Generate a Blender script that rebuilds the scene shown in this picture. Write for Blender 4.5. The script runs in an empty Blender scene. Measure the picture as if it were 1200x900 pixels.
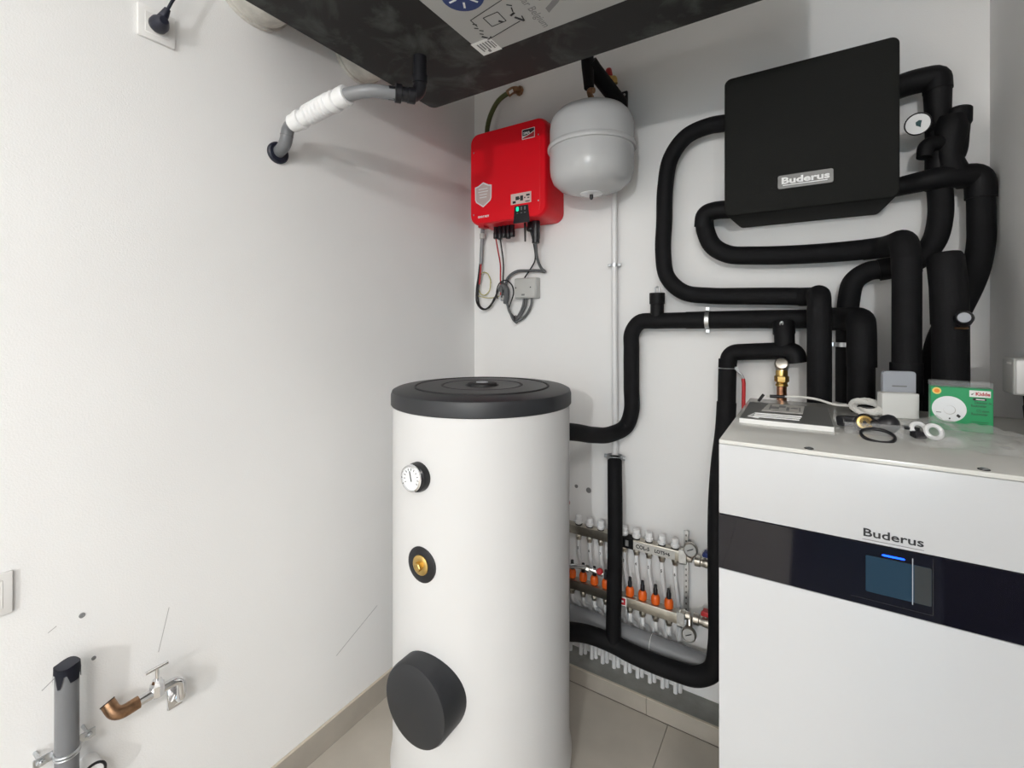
import bpy, bmesh, math, random
from mathutils import Vector, Matrix
random.seed(7)
PI = math.pi
SC = bpy.context.scene
COL = SC.collection
V = Vector

# ---------------------------------------------------------------- camera
cam_d = bpy.data.cameras.new('camera')
cam_d.sensor_width = 36.0
cam_d.lens = 36.0 * 543.0 / 1200.0
cam_d.shift_y = -70.0 / 1200.0
cam_d.clip_start = 0.02
cam = bpy.data.objects.new('camera', cam_d)
COL.objects.link(cam)
cam.location = (1.434, -1.908, 1.50)
cam.rotation_euler = (PI / 2, 0, math.radians(32.3))
SC.camera = cam

# ---------------------------------------------------------------- world, light, exposure
w = bpy.data.worlds.new('daylight')
SC.world = w
w.use_nodes = True
w.node_tree.nodes['Background'].inputs[0].default_value = (0.32, 0.72, 1.0, 1)
w.node_tree.nodes['Background'].inputs[1].default_value = 4.0
SC.view_settings.view_transform = 'Standard'
SC.view_settings.look = 'None'
SC.view_settings.gamma = 1.0
SC.view_settings.exposure = 0.0
SC.view_settings.use_curve_mapping = False
BULB_W, FILL_W = 125.0, 46.0
BULB = (1.80, -4.50, 2.12)


# ---------------------------------------------------------------- materials
def mat(name, col, rough=0.5, metal=0.0, bump=0.0, bscale=200.0, var=0.0, vscale=8.0, spec=None, emit=None, coat=0.0):
    m = bpy.data.materials.new(name)
    m.use_nodes = True
    nt = m.node_tree
    b = nt.nodes['Principled BSDF']
    c = tuple(col) + (1,)
    b.inputs['Base Color'].default_value = c
    b.inputs['Roughness'].default_value = rough
    b.inputs['Metallic'].default_value = metal
    if spec is not None:
        b.inputs['Specular IOR Level'].default_value = spec
    if coat:
        b.inputs['Coat Weight'].default_value = coat
        b.inputs['Coat Roughness'].default_value = 0.08
    if emit:
        b.inputs['Emission Color'].default_value = tuple(emit[0]) + (1,)
        b.inputs['Emission Strength'].default_value = emit[1]
    tc = nt.nodes.new('ShaderNodeTexCoord')
    if var:
        n = nt.nodes.new('ShaderNodeTexNoise')
        n.inputs['Scale'].default_value = vscale
        n.inputs['Detail'].default_value = 6
        nt.links.new(tc.outputs['Object'], n.inputs['Vector'])
        r = nt.nodes.new('ShaderNodeValToRGB')
        r.color_ramp.elements[0].position = 0.3
        r.color_ramp.elements[1].position = 0.7
        r.color_ramp.elements[0].color = tuple(max(0, x * (1 - var)) for x in col) + (1,)
        r.color_ramp.elements[1].color = tuple(min(1, x * (1 + var)) for x in col) + (1,)
        nt.links.new(n.outputs['Fac'], r.inputs['Fac'])
        nt.links.new(r.outputs['Color'], b.inputs['Base Color'])
    if bump:
        n2 = nt.nodes.new('ShaderNodeTexNoise')
        n2.inputs['Scale'].default_value = bscale
        n2.inputs['Detail'].default_value = 4
        nt.links.new(tc.outputs['Object'], n2.inputs['Vector'])
        bp = nt.nodes.new('ShaderNodeBump')
        bp.inputs['Strength'].default_value = bump
        bp.inputs['Distance'].default_value = 0.002
        nt.links.new(n2.outputs['Fac'], bp.inputs['Height'])
        nt.links.new(bp.outputs['Normal'], b.inputs['Normal'])
    return m


M = {}
M['wall'] = mat('white_plaster', (0.87, 0.865, 0.857), 0.92, bump=0.25, bscale=260, var=0.012, vscale=3, spec=0.2)
M['ceiling'] = mat('ceiling_paint', (0.87, 0.86, 0.84), 0.95, spec=0.2)
M['tile'] = mat('beige_tile', (0.50, 0.46, 0.40), 0.38, bump=0.06, bscale=90, var=0.07, vscale=7)
M['skirt'] = mat('beige_skirting_tile', (0.40, 0.365, 0.315), 0.45, bump=0.06, bscale=90, var=0.07, vscale=9)
M['edge'] = mat('tile_edge', (0.62, 0.56, 0.46), 0.5)
M['grout'] = mat('grout', (0.25, 0.23, 0.2), 0.9)
M['concrete'] = mat('grey_screed', (0.26, 0.26, 0.24), 0.9, bump=0.5, bscale=60, var=0.12, vscale=20)
M['white'] = mat('white_enamel', (0.56, 0.565, 0.575), 0.32, bump=0.02, bscale=400)
M['tank'] = mat('white_foil_jacket', (0.70, 0.695, 0.69), 0.5, bump=0.05, bscale=150)
M['boilertop'] = mat('light_grey_enamel', (0.66, 0.655, 0.62), 0.14)
M['lid'] = mat('charcoal_plastic', (0.022, 0.0235, 0.027), 0.45, bump=0.08, bscale=500)
M['groove'] = mat('black_groove', (0.012, 0.012, 0.013), 0.6)
M['foam'] = mat('black_rubber_foam', (0.0055, 0.0055, 0.0065), 0.72, bump=0.25, bscale=320, var=0.25, vscale=25, spec=0.22)
M['tape'] = mat('black_tape', (0.0045, 0.0045, 0.0055), 0.6, bump=0.3, bscale=120, spec=0.22)
M['epp'] = mat('black_expanded_foam', (0.011, 0.0115, 0.0105), 0.8, bump=0.35, bscale=450, spec=0.22)
M['black'] = mat('black_plastic', (0.010, 0.010, 0.013), 0.35)
M['navy'] = mat('blue_black_plastic', (0.012, 0.014, 0.028), 0.45)
M['glass_black'] = mat('black_glass', (0.004, 0.004, 0.009), 0.04, spec=0.38)
M['display'] = mat('display_painted_reflection', (0.010, 0.020, 0.034), 0.08, emit=((0.014, 0.050, 0.082), 0.45))  # faint blue glow stands in for daylight reflected in the glass
M['display_reflection_strip'] = mat('display_side_painted_reflection', (0.03, 0.032, 0.032), 0.1, emit=((0.035, 0.04, 0.042), 0.35))  # faint grey glow for the paler end of that painted reflection
M['led_blue'] = mat('blue_led', (0.0, 0.05, 0.8), 0.4, emit=((0.005, 0.07, 1.0), 4.0))
M['led_green'] = mat('green_led', (0.0, 0.6, 0.35), 0.4, emit=((0.02, 0.75, 0.42), 0.9))
M['red'] = mat('red_housing', (0.80, 0.005, 0.016), 0.36, bump=0.02, bscale=500, spec=0.3)
M['reddark'] = mat('red_label', (0.50, 0.02, 0.03), 0.4)
M['handle_red'] = mat('red_handle', (0.48, 0.02, 0.025), 0.4)
M['handle_blue'] = mat('blue_handle', (0.012, 0.03, 0.16), 0.4)
M['vessel'] = mat('light_grey_paint', (0.56, 0.565, 0.57), 0.27, bump=0.02, bscale=300)
M['pvc'] = mat('grey_pvc', (0.165, 0.17, 0.18), 0.35)
M['pvc2'] = mat('mid_grey_pvc', (0.235, 0.24, 0.25), 0.3)
M['whiteplastic'] = mat('white_plastic', (0.82, 0.82, 0.82), 0.35)
M['socket'] = mat('white_socket_plastic', (0.83, 0.82, 0.805), 0.4)
M['pex'] = mat('white_pex', (0.78, 0.785, 0.79), 0.3)
M['whitepipe'] = mat('white_coated_pipe', (0.78, 0.78, 0.78), 0.3)
M['nickel'] = mat('nickel', (0.55, 0.52, 0.47), 0.28, 1.0, var=0.08, vscale=40)
M['steel'] = mat('stainless_steel', (0.46, 0.43, 0.37), 0.34, 1.0, var=0.1, vscale=60)
M['galv'] = mat('galvanised_steel', (0.62, 0.64, 0.66), 0.32, 1.0, var=0.1, vscale=60)
M['chrome'] = mat('chrome', (0.75, 0.75, 0.76), 0.12, 1.0)
M['copper'] = mat('copper', (0.62, 0.30, 0.17), 0.3, 1.0, var=0.2, vscale=50)
M['oldcopper'] = mat('tarnished_copper', (0.32, 0.19, 0.11), 0.36, 1.0, var=0.3, vscale=70)
M['brass'] = mat('brass', (0.70, 0.48, 0.17), 0.28, 1.0, var=0.12, vscale=60)
M['orange'] = mat('orange_cap', (0.80, 0.13, 0.012), 0.4)
M['dialwhite'] = mat('dial_white', (0.82, 0.83, 0.84), 0.3)
M['teal'] = mat('dark_teal_print', (0.02, 0.08, 0.085), 0.5)
M['print'] = mat('black_print', (0.015, 0.015, 0.018), 0.6)
M['greyprint'] = mat('grey_print', (0.22, 0.22, 0.22), 0.6)
M['palered'] = mat('pale_sticker', (0.70, 0.55, 0.52), 0.35, 0.0)
M['silver'] = mat('silver_sticker', (0.62, 0.50, 0.48), 0.3, 0.2)
M['platelabel'] = mat('grey_badge', (0.16, 0.16, 0.155), 0.4, 0.3)
M['labelgrey'] = mat('silver_grey_label', (0.42, 0.42, 0.405), 0.45)
M['paper'] = mat('white_paper', (0.82, 0.82, 0.80), 0.7)
M['coverpaper'] = mat('grey_booklet_cover', (0.16, 0.16, 0.155), 0.55)
M['cardgrey'] = mat('light_grey_card', (0.52, 0.51, 0.48), 0.6)
M['carton'] = mat('white_carton', (0.80, 0.80, 0.78), 0.6)
M['unitgrey'] = mat('blue_grey_plastic', (0.40, 0.42, 0.46), 0.45)
M['green'] = mat('green_carton', (0.0, 0.30, 0.095), 0.42)
M['dgreen'] = mat('dark_green_print', (0.006, 0.085, 0.03), 0.5)
M['orangesticker'] = mat('orange_sticker', (0.85, 0.25, 0.015), 0.5)
M['yellowsticker'] = mat('yellow_sticker', (0.85, 0.62, 0.15), 0.5)
M['cablewhite'] = mat('white_cable', (0.78, 0.77, 0.73), 0.4)
M['cablegrey'] = mat('grey_cable', (0.11, 0.115, 0.12), 0.5)
M['cableblack'] = mat('black_cable', (0.012, 0.012, 0.014), 0.45)
M['cablered'] = mat('red_cable', (0.40, 0.012, 0.018), 0.45)
M['cableyg'] = mat('yellow_green_wire', (0.50, 0.46, 0.18), 0.5)
M['greenhose'] = mat('green_hose', (0.075, 0.09, 0.025), 0.45)
M['jbox'] = mat('light_grey_box', (0.52, 0.52, 0.50), 0.45)
M['foil'] = mat('white_duct_wrap', (0.62, 0.60, 0.55), 0.55, bump=1.0, bscale=40, var=0.15, vscale=30)
M['bluelogo'] = mat('blue_emblem', (0.01, 0.035, 0.16), 0.4)
M['plug'] = mat('grey_wall_plug', (0.24, 0.24, 0.24), 0.7)
M['scuff'] = mat('scuff', (0.47, 0.465, 0.46), 0.9)
M['dial_grey'] = mat('gauge_face_grey', (0.42, 0.42, 0.41), 0.35)
M['door'] = mat('dark_door_frame', (0.02, 0.02, 0.022), 0.5)
M['paneglass'] = None


def clear_mat(name, fac, col, rough):
    m = bpy.data.materials.new(name)
    m.use_nodes = True
    nt = m.node_tree
    nt.nodes.remove(nt.nodes['Principled BSDF'])
    tr = nt.nodes.new('ShaderNodeBsdfTransparent')
    gl = nt.nodes.new('ShaderNodeBsdfPrincipled')
    gl.inputs['Base Color'].default_value = tuple(col) + (1,)
    gl.inputs['Roughness'].default_value = rough
    mx = nt.nodes.new('ShaderNodeMixShader')
    mx.inputs[0].default_value = fac
    nt.links.new(tr.outputs[0], mx.inputs[1])
    nt.links.new(gl.outputs[0], mx.inputs[2])
    nt.links.new(mx.outputs[0], nt.nodes['Material Output'].inputs['Surface'])
    return m


M['bag'] = clear_mat('clear_polythene', 0.22, (0.75, 0.75, 0.74), 0.15)
M['tray'] = clear_mat('clear_blister', 0.13, (0.8, 0.8, 0.8), 0.08)
M['lens'] = clear_mat('clear_lens', 0.10, (0.8, 0.8, 0.8), 0.05)
M['paneglass'] = clear_mat('door_glass', 0.08, (0.6, 0.75, 0.85), 0.03)

# foam body of the ventilation unit: black with pale dust blotches on it
def dusty(name, col, dust, lo=0.56, hi=0.78, amt=0.30):
    m = mat(name, col, 0.62, bump=0.25, bscale=350, spec=0.35)
    nt = m.node_tree
    b = nt.nodes['Principled BSDF']
    tc = nt.nodes.new('ShaderNodeTexCoord')
    n = nt.nodes.new('ShaderNodeTexNoise')
    n.inputs['Scale'].default_value = 6.5
    n.inputs['Detail'].default_value = 9
    n.inputs['Roughness'].default_value = 0.62
    n.inputs['Distortion'].default_value = 0.7
    nt.links.new(tc.outputs['Object'], n.inputs['Vector'])
    r = nt.nodes.new('ShaderNodeMapRange')
    r.inputs['From Min'].default_value = lo
    r.inputs['From Max'].default_value = hi
    r.inputs['To Max'].default_value = amt
    nt.links.new(n.outputs['Fac'], r.inputs['Value'])
    mx = nt.nodes.new('ShaderNodeMix')
    mx.data_type = 'RGBA'
    mx.inputs['A'].default_value = tuple(col) + (1,)
    mx.inputs['B'].default_value = tuple(dust) + (1,)
    nt.links.new(r.outputs['Result'], mx.inputs['Factor'])
    nt.links.new(mx.outputs['Result'], b.inputs['Base Color'])
    return m


M['dustyfoam'] = dusty('dusty_black_foam', (0.013, 0.0122, 0.0115), (0.19, 0.21, 0.195), 0.50, 0.74, 0.42)


# ---------------------------------------------------------------- object helpers
def wloc(o):
    p = V((0, 0, 0))
    while o is not None:
        p += o.location
        o = o.parent
    return p


def tag(o, label, cat, group=None):
    if label:
        o['label'] = label
    if cat:
        o['category'] = cat
    if group:
        o['group'] = group
    return o


def thing(name, label, cat, loc=(0, 0, 0), group=None):
    o = bpy.data.objects.new(name, None)
    COL.objects.link(o)
    o.location = loc
    o.empty_display_size = 0.05
    return tag(o, label, cat, group)


def obj(name, bm, m, parent=None, smooth=40, label=None):
    bmesh.ops.recalc_face_normals(bm, faces=bm.faces[:])
    me = bpy.data.meshes.new(name)
    if parent is not None:
        off = wloc(parent)
        loc = V((0, 0, 0))
    else:
        xs = [v.co for v in bm.verts]
        lo = [min(c[i] for c in xs) for i in range(3)]
        hi = [max(c[i] for c in xs) for i in range(3)]
        off = V(((lo[0] + hi[0]) / 2, (lo[1] + hi[1]) / 2, lo[2]))
        loc = off
    bmesh.ops.translate(bm, verts=bm.verts[:], vec=-off)
    bm.to_mesh(me)
    bm.free()
    me.materials.append(m if not isinstance(m, str) else M[m])
    if smooth:
        me.shade_smooth()
        me.set_sharp_from_angle(angle=math.radians(smooth))
    o = bpy.data.objects.new(name, me)
    COL.objects.link(o)
    o.location = loc
    if parent is not None:
        o.parent = parent
    if label:
        o['label'] = label
    return o


def B():
    return bmesh.new()


def box(bm, lo, hi, bev=0.0, seg=2):
    lo, hi = V(lo), V(hi)
    t = bmesh.new()
    bmesh.ops.create_cube(t, size=1.0)
    for v in t.verts:
        v.co = V(((lo[i] + hi[i]) / 2 + v.co[i] * (hi[i] - lo[i])) for i in range(3))
    if bev:
        bmesh.ops.bevel(t, geom=t.edges[:], offset=bev, segments=seg, affect='EDGES', profile=0.5)
    merge(bm, t)
    return bm


def merge(bm, t, mtx=None):
    me = bpy.data.meshes.new('tmp')
    t.to_mesh(me)
    t.free()
    if mtx is not None:
        me.transform(mtx)
    bm.from_mesh(me)
    bpy.data.meshes.remove(me)


def obox(bm, c, ax, ay, sx, sy, sz, bev=0.0, seg=2):
    """box centred at c with axes ax, ay and their cross product"""
    ax = V(ax).normalized()
    ay = (V(ay) - ax * V(ay).dot(ax)).normalized()
    az = ax.cross(ay)
    t = bmesh.new()
    box(t, (-sx / 2, -sy / 2, -sz / 2), (sx / 2, sy / 2, sz / 2), bev, seg)
    m = Matrix((ax, ay, az)).transposed().to_4x4()
    m.translation = V(c)
    merge(bm, t, m)
    return bm


def frames(pts):
    n = len(pts)
    T = []
    for i in range(n):
        a = pts[max(0, i - 1)]
        b = pts[min(n - 1, i + 1)]
        T.append((b - a).normalized())
    ref = V((0, 0, 1)) if abs(T[0].z) < 0.9 else V((0, 1, 0))
    N = (ref - T[0] * ref.dot(T[0])).normalized()
    out = []
    for i in range(n):
        N = (N - T[i] * N.dot(T[i]))
        N.normalize()
        out.append((T[i], N, T[i].cross(N)))
    return out


def tube(bm, pts, r, seg=16, caps=True):
    pts = [V(p) for p in pts]
    q = [pts[0]]
    for p in pts[1:]:
        if (p - q[-1]).length > 1e-5:
            q.append(p)
    pts = q
    fr = frames(pts)
    rings = []
    for i, p in enumerate(pts):
        rr = r(i / (len(pts) - 1)) if callable(r) else r
        ring = []
        for k in range(seg):
            a = 2 * PI * k / seg
            ring.append(bm.verts.new(p + (fr[i][1] * math.cos(a) + fr[i][2] * math.sin(a)) * rr))
        rings.append(ring)
    for i in range(len(rings) - 1):
        for k in range(seg):
            bm.faces.new((rings[i][k], rings[i][(k + 1) % seg], rings[i + 1][(k + 1) % seg], rings[i + 1][k]))
    if caps:
        bm.faces.new(rings[0][::-1])
        bm.faces.new(rings[-1])
    return bm


def smooth_path(pts, n=8):
    P = [V(p) for p in pts]
    P = [P[0] * 2 - P[1]] + P + [P[-1] * 2 - P[-2]]
    out = []
    for i in range(1, len(P) - 2):
        p0, p1, p2, p3 = P[i - 1:i + 3]
        # centripetal parametrisation keeps the bends round
        t0 = 0.0
        t1 = t0 + max(1e-4, (p1 - p0).length) ** 0.5
        t2 = t1 + max(1e-4, (p2 - p1).length) ** 0.5
        t3 = t2 + max(1e-4, (p3 - p2).length) ** 0.5
        for k in range(n):
            t = t1 + (t2 - t1) * k / n
            A1 = p0 * ((t1 - t) / (t1 - t0)) + p1 * ((t - t0) / (t1 - t0))
            A2 = p1 * ((t2 - t) / (t2 - t1)) + p2 * ((t - t1) / (t2 - t1))
            A3 = p2 * ((t3 - t) / (t3 - t2)) + p3 * ((t - t2) / (t3 - t2))
            B1 = A1 * ((t2 - t) / (t2 - t0)) + A2 * ((t - t0) / (t2 - t0))
            B2 = A2 * ((t3 - t) / (t3 - t1)) + A3 * ((t - t1) / (t3 - t1))
            out.append(B1 * ((t2 - t) / (t2 - t1)) + B2 * ((t - t1) / (t2 - t1)))
    out.append(P[-2])
    return out


def fillet(pts, rad, n=7):
    """polyline with its corners rounded by quadratic curves"""
    P = [V(p) for p in pts]
    out = [P[0]]
    for i in range(1, len(P) - 1):
        a, b, c = P[i - 1], P[i], P[i + 1]
        rr = rad[i - 1] if isinstance(rad, (list, tuple)) else rad
        d1 = min(rr, (a - b).length * 0.49)
        d2 = min(rr, (c - b).length * 0.49)
        s = b + (a - b).normalized() * d1
        e = b + (c - b).normalized() * d2
        for k in range(n + 1):
            t = k / n
            out.append(s * (1 - t) ** 2 + b * 2 * t * (1 - t) + e * t * t)
    out.append(P[-1])
    return out


def cyl(bm, p0, p1, r0, r1=None, seg=20):
    r1 = r0 if r1 is None else r1
    return tube(bm, [p0, p1], lambda t: r0 + (r1 - r0) * t, seg)


def lathe(bm, prof, org, axis=(0, 0, 1), seg=32):
    """prof: list of (radius, height along axis)"""
    axis = V(axis).normalized()
    ref = V((1, 0, 0)) if abs(axis.x) < 0.9 else V((0, 1, 0))
    N = (ref - axis * ref.dot(axis)).normalized()
    Bn = axis.cross(N)
    org = V(org)
    rings = []
    for r, h in prof:
        if r < 1e-6:
            rings.append([bm.verts.new(org + axis * h)])
        else:
            rings.append([bm.verts.new(org + axis * h + (N * math.cos(2 * PI * k / seg) + Bn * math.sin(2 * PI * k / seg)) * r) for k in range(seg)])
    for a, b in zip(rings[:-1], rings[1:]):
        for k in range(seg):
            k2 = (k + 1) % seg
            if len(a) == 1 and len(b) == 1:
                continue
            if len(a) == 1:
                bm.faces.new((a[0], b[k], b[k2]))
            elif len(b) == 1:
                bm.faces.new((a[k], a[k2], b[0]))
            else:
                bm.faces.new((a[k], a[k2], b[k2], b[k]))
    if len(rings[0]) > 1:
        bm.faces.new(rings[0][::-1])
    if len(rings[-1]) > 1:
        bm.faces.new(rings[-1])
    return bm


def ring(bm, c, axis, R, r, seg=32, rs=10, a0=0.0, a1=2 * PI):
    axis = V(axis).normalized()
    ref = V((1, 0, 0)) if abs(axis.x) < 0.9 else V((0, 1, 0))
    N = (ref - axis * ref.dot(axis)).normalized()
    Bn = axis.cross(N)
    c = V(c)
    full = abs(a1 - a0 - 2 * PI) < 1e-6
    rings = []
    cnt = seg if full else seg + 1
    for i in range(cnt):
        a = a0 + (a1 - a0) * i / seg
        d = N * math.cos(a) + Bn * math.sin(a)
        rings.append([bm.verts.new(c + d * (R + r * math.cos(2 * PI * k / rs)) + axis * r * math.sin(2 * PI * k / rs)) for k in range(rs)])
    for i in range(seg if full else seg):
        j = (i + 1) % cnt
        for k in range(rs):
            bm.faces.new((rings[i][k], rings[i][(k + 1) % rs], rings[j][(k + 1) % rs], rings[j][k]))
    if not full:
        bm.faces.new(rings[0][::-1])
        bm.faces.new(rings[-1])
    return bm


def prism(bm, poly, org, ax, ay, depth):
    """polygon in the (ax, ay) frame at org, extruded along ax x ay"""
    ax, ay, org = V(ax), V(ay), V(org)
    az = ax.cross(ay).normalized()
    a = [bm.verts.new(org + ax * x + ay * y) for x, y in poly]
    b = [bm.verts.new(org + ax * x + ay * y + az * depth) for x, y in poly]
    bm.faces.new(a[::-1])
    bm.faces.new(b)
    n = len(poly)
    for i in range(n):
        bm.faces.new((a[i], a[(i + 1) % n], b[(i + 1) % n], b[i]))
    return bm


def rrect(wd, ht, r, n=5):
    pts = []
    for cx, cy, a in ((wd / 2 - r, ht / 2 - r, 0), (-wd / 2 + r, ht / 2 - r, PI / 2), (-wd / 2 + r, -ht / 2 + r, PI), (wd / 2 - r, -ht / 2 + r, 1.5 * PI)):
        for k in range(n + 1):
            t = a + PI / 2 * k / n
            pts.append((cx + r * math.cos(t), cy + r * math.sin(t)))
    return pts


def loft(bm, org, ax, ay, levels):
    """stacked rounded rectangles (width, height, corner radius, offset along ax x ay, sideways x, sideways y)"""
    ax, ay, org = V(ax), V(ay), V(org)
    az = ax.cross(ay)
    rings = []
    for wd, ht, r, off, dx, dy in levels:
        rings.append([bm.verts.new(org + ax * (x + dx) + ay * (y + dy) + az * off) for x, y in rrect(wd, ht, r, 6)])
    for a, b in zip(rings[:-1], rings[1:]):
        n = len(a)
        for k in range(n):
            bm.faces.new((a[k], a[(k + 1) % n], b[(k + 1) % n], b[k]))
    bm.faces.new(rings[0][::-1])
    bm.faces.new(rings[-1])
    return bm


def text(name, s, size, m, parent, org, ax, ay, sx=1.0, bold=0.0, ext=0.0004, align='LEFT', into=None):
    cu = bpy.data.curves.new(name, 'FONT')
    cu.body = s
    cu.size = size
    cu.extrude = ext
    cu.offset = bold
    cu.align_x = align
    cu.resolution_u = 3
    ob = bpy.data.objects.new(name, cu)
    COL.objects.link(ob)
    dg = bpy.context.evaluated_depsgraph_get()
    me = bpy.data.meshes.new_from_object(ob.evaluated_get(dg))
    bpy.data.objects.remove(ob)
    bpy.data.curves.remove(cu)
    ax, ay = V(ax).normalized(), V(ay).normalized()
    az = ax.cross(ay)
    mt = Matrix((ax, ay, az)).transposed().to_4x4() @ Matrix.Diagonal((sx, 1, 1, 1))
    mt.translation = V(org)
    me.transform(mt)
    bm = into if into is not None else bmesh.new()
    bm.from_mesh(me)
    bpy.data.meshes.remove(me)
    if into is None:
        return obj(name, bm, m, parent, smooth=0)


BX, BZ = (1, 0, 0), (0, 0, 1)     # the frame of anything that faces the room on the back wall


def structure(o):
    o['kind'] = 'structure'
    return o


# ---------------------------------------------------------------- the room
RW, RD, RH = 1.895, -5.20, 2.75
RW2, RY2 = 3.30, -2.20        # behind the viewer the room widens to the right
structure(obj('floor', box(B(), (-0.1, RD - 0.1, -0.1), (RW2 + 0.1, 0.1, -0.006)), 'grout', smooth=0))
flo = bpy.data.objects['floor']
ty = [-0.13, -0.52, -1.12, -1.72, -2.32, -2.92, -3.52, -4.12, -4.72, RD]
tx = [0.008, 0.40, 1.0, 1.6, RW, 2.2, 2.8, RW2]
for i in range(len(ty) - 1):
    for j in range(len(tx) - 1):
        if tx[j] >= RW and ty[i] > RY2 - 0.1:
            continue
        obj('tile', box(B(), (tx[j] + 0.001, ty[i + 1] + 0.001, -0.008), (tx[j + 1] - 0.001, ty[i] - 0.001, 0.0), 0.0008, 1), 'tile', flo, smooth=0)
structure(obj('wall_left', box(B(), (-0.1, RD, 0), (0, 0, RH)), 'wall', smooth=0))
structure(obj('wall_back', box(B(), (-0.1, 0, 0), (RW + 0.1, 0.1, RH)), 'wall', smooth=0))
structure(obj('wall_right', box(box(box(B(), (RW, RY2, 0), (RW + 0.1, 0, RH)), (RW + 0.1, RY2, 0), (RW2 + 0.1, RY2 + 0.1, RH)), (RW2, RD, 0), (RW2 + 0.1, RY2, RH)), 'wall', smooth=0))
structure(obj('ceiling', box(B(), (-0.1, RD - 0.1, RH), (RW2 + 0.1, 0.1, RH + 0.1)), 'ceiling', smooth=0))
# wall behind the camera, with a glazed door in it
bm = B()
box(bm, (-0.1, RD - 0.1, 0), (1.36, RD, RH))
box(bm, (1.36, RD - 0.1, 2.15), (2.36, RD, RH))
box(bm, (2.36, RD - 0.1, 0), (RW2 + 0.1, RD, RH))
structure(obj('wall_front', bm, 'wall', smooth=0))
dr = structure(obj('door_1', box(box(box(box(B(), (1.36, RD - 0.08, 0), (1.57, RD - 0.02, 2.15)), (2.22, RD - 0.08, 0), (2.36, RD - 0.02, 2.15)), (1.57, RD - 0.08, 2.07), (2.22, RD - 0.02, 2.15)), (1.57, RD - 0.08, 0), (2.22, RD - 0.02, 0.10)), 'door', smooth=0))
obj('mullion', box(B(), (1.745, RD - 0.07, 0.10), (1.915, RD - 0.03, 2.07)), 'door', dr, smooth=0)
obj('pane', box(B(), (1.57, RD - 0.055, 0.10), (1.745, RD - 0.045, 2.07)), 'paneglass', dr, smooth=0)
obj('pane', box(B(), (1.915, RD - 0.055, 0.10), (2.22, RD - 0.045, 2.07)), 'paneglass', dr, smooth=0)
d2 = structure(obj('added_dark_door', box(B(), (RW - 0.045, RY2 + 0.01, 0.005), (RW - 0.001, -1.42, 2.10), 0.004, 1), 'door', smooth=0))  # unseen dark leaf added so the glass band reflects something dark
obj('door_handle', tube(B(), fillet([(RW - 0.045, -2.12, 1.03), (RW - 0.10, -2.12, 1.03), (RW - 0.10, -2.00, 1.03)], 0.02), 0.010, 10), 'galv', d2)

bl = structure(obj('baseboard_left', box(B(), (0.0, RD, 0.0), (0.004, 0.0, 0.088)), 'grout', smooth=0))
for y0, y1 in zip([0.0, -0.50, -1.10, -1.70, -2.30, -2.90, -3.50, -4.10, -4.70], [-0.50, -1.10, -1.70, -2.30, -2.90, -3.50, -4.10, -4.70, RD]):
    t = obj('tile', box(B(), (0.002, y1 + 0.001, 0.0), (0.010, y0 - 0.001, 0.090), 0.0006, 1), 'skirt', bl, smooth=0)
    obj('edge_strip', box(B(), (0.001, y1 + 0.001, 0.0895), (0.0098, y0 - 0.001, 0.0925)), 'edge', t, smooth=0)
tr = structure(obj('trim_1', box(B(), (0.012, -0.118, 0.0), (1.895, 0.0, 0.058)), 'concrete', smooth=0))
for x0, x1 in ((0.012, 0.32), (0.32, 0.918), (0.918, 1.518), (1.518, RW)):
    t = obj('tile', box(B(), (x0 + 0.001, -0.128, 0.0), (x1 - 0.001, -0.116, 0.061), 0.0006, 1), 'skirt', tr, smooth=0)
    obj('edge_strip', box(B(), (x0 + 0.001, -0.1265, 0.0605), (x1 - 0.001, -0.1165, 0.0630)), 'edge', t, smooth=0)

# scuffs on the left wall
wl = bpy.data.objects['wall_left']
def scuff(p, q, wd):
    bm = B()
    p, q = V(p), V(q)
    obox(bm, (p + q) / 2 + V((0.0002, 0, 0)), q - p, (1, 0, 0), (q - p).length, 0.0006, wd)
    obj('scuff', bm, 'scuff', wl, smooth=0)
scuff((0, -0.83, 0.30), (0, -0.64, 0.385), 0.0022)
scuff((0, -1.376, 0.640), (0, -1.352, 0.745), 0.0016)
scuff((0, -1.596, 0.685), (0, -1.572, 0.702), 0.002)
scuff((0, -1.586, 0.808), (0, -1.572, 0.816), 0.0016)


def wall_plug(p, axis, r, label):
    p, axis = V(p), V(axis)
    bm = B()
    lathe(bm, [(r, 0.0), (r, 0.0015), (r * 0.55, 0.0018), (r * 0.5, 0.0008), (0, 0.0008)], p, axis, 14)
    tag(obj('wall_plug', bm, 'plug'), label, 'wall plug')
wall_plug((0, -1.528, 0.817), (1, 0, 0), 0.0060, 'grey plugged drill hole on left wall, upper one near the capped pipe')
wall_plug((0, -1.507, 0.704), (1, 0, 0), 0.0045, 'small grey drill hole on left wall right beside the capped pipe top')
wall_plug((0.628, 0, 0.768), (0, -1, 0), 0.012, 'dark grey wall plug on back wall above the white manifold caps')
wall_plug((0.569, 0, 0.775), (0, -1, 0), 0.008, 'smaller dark drill hole on back wall nearest the white tank')

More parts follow.
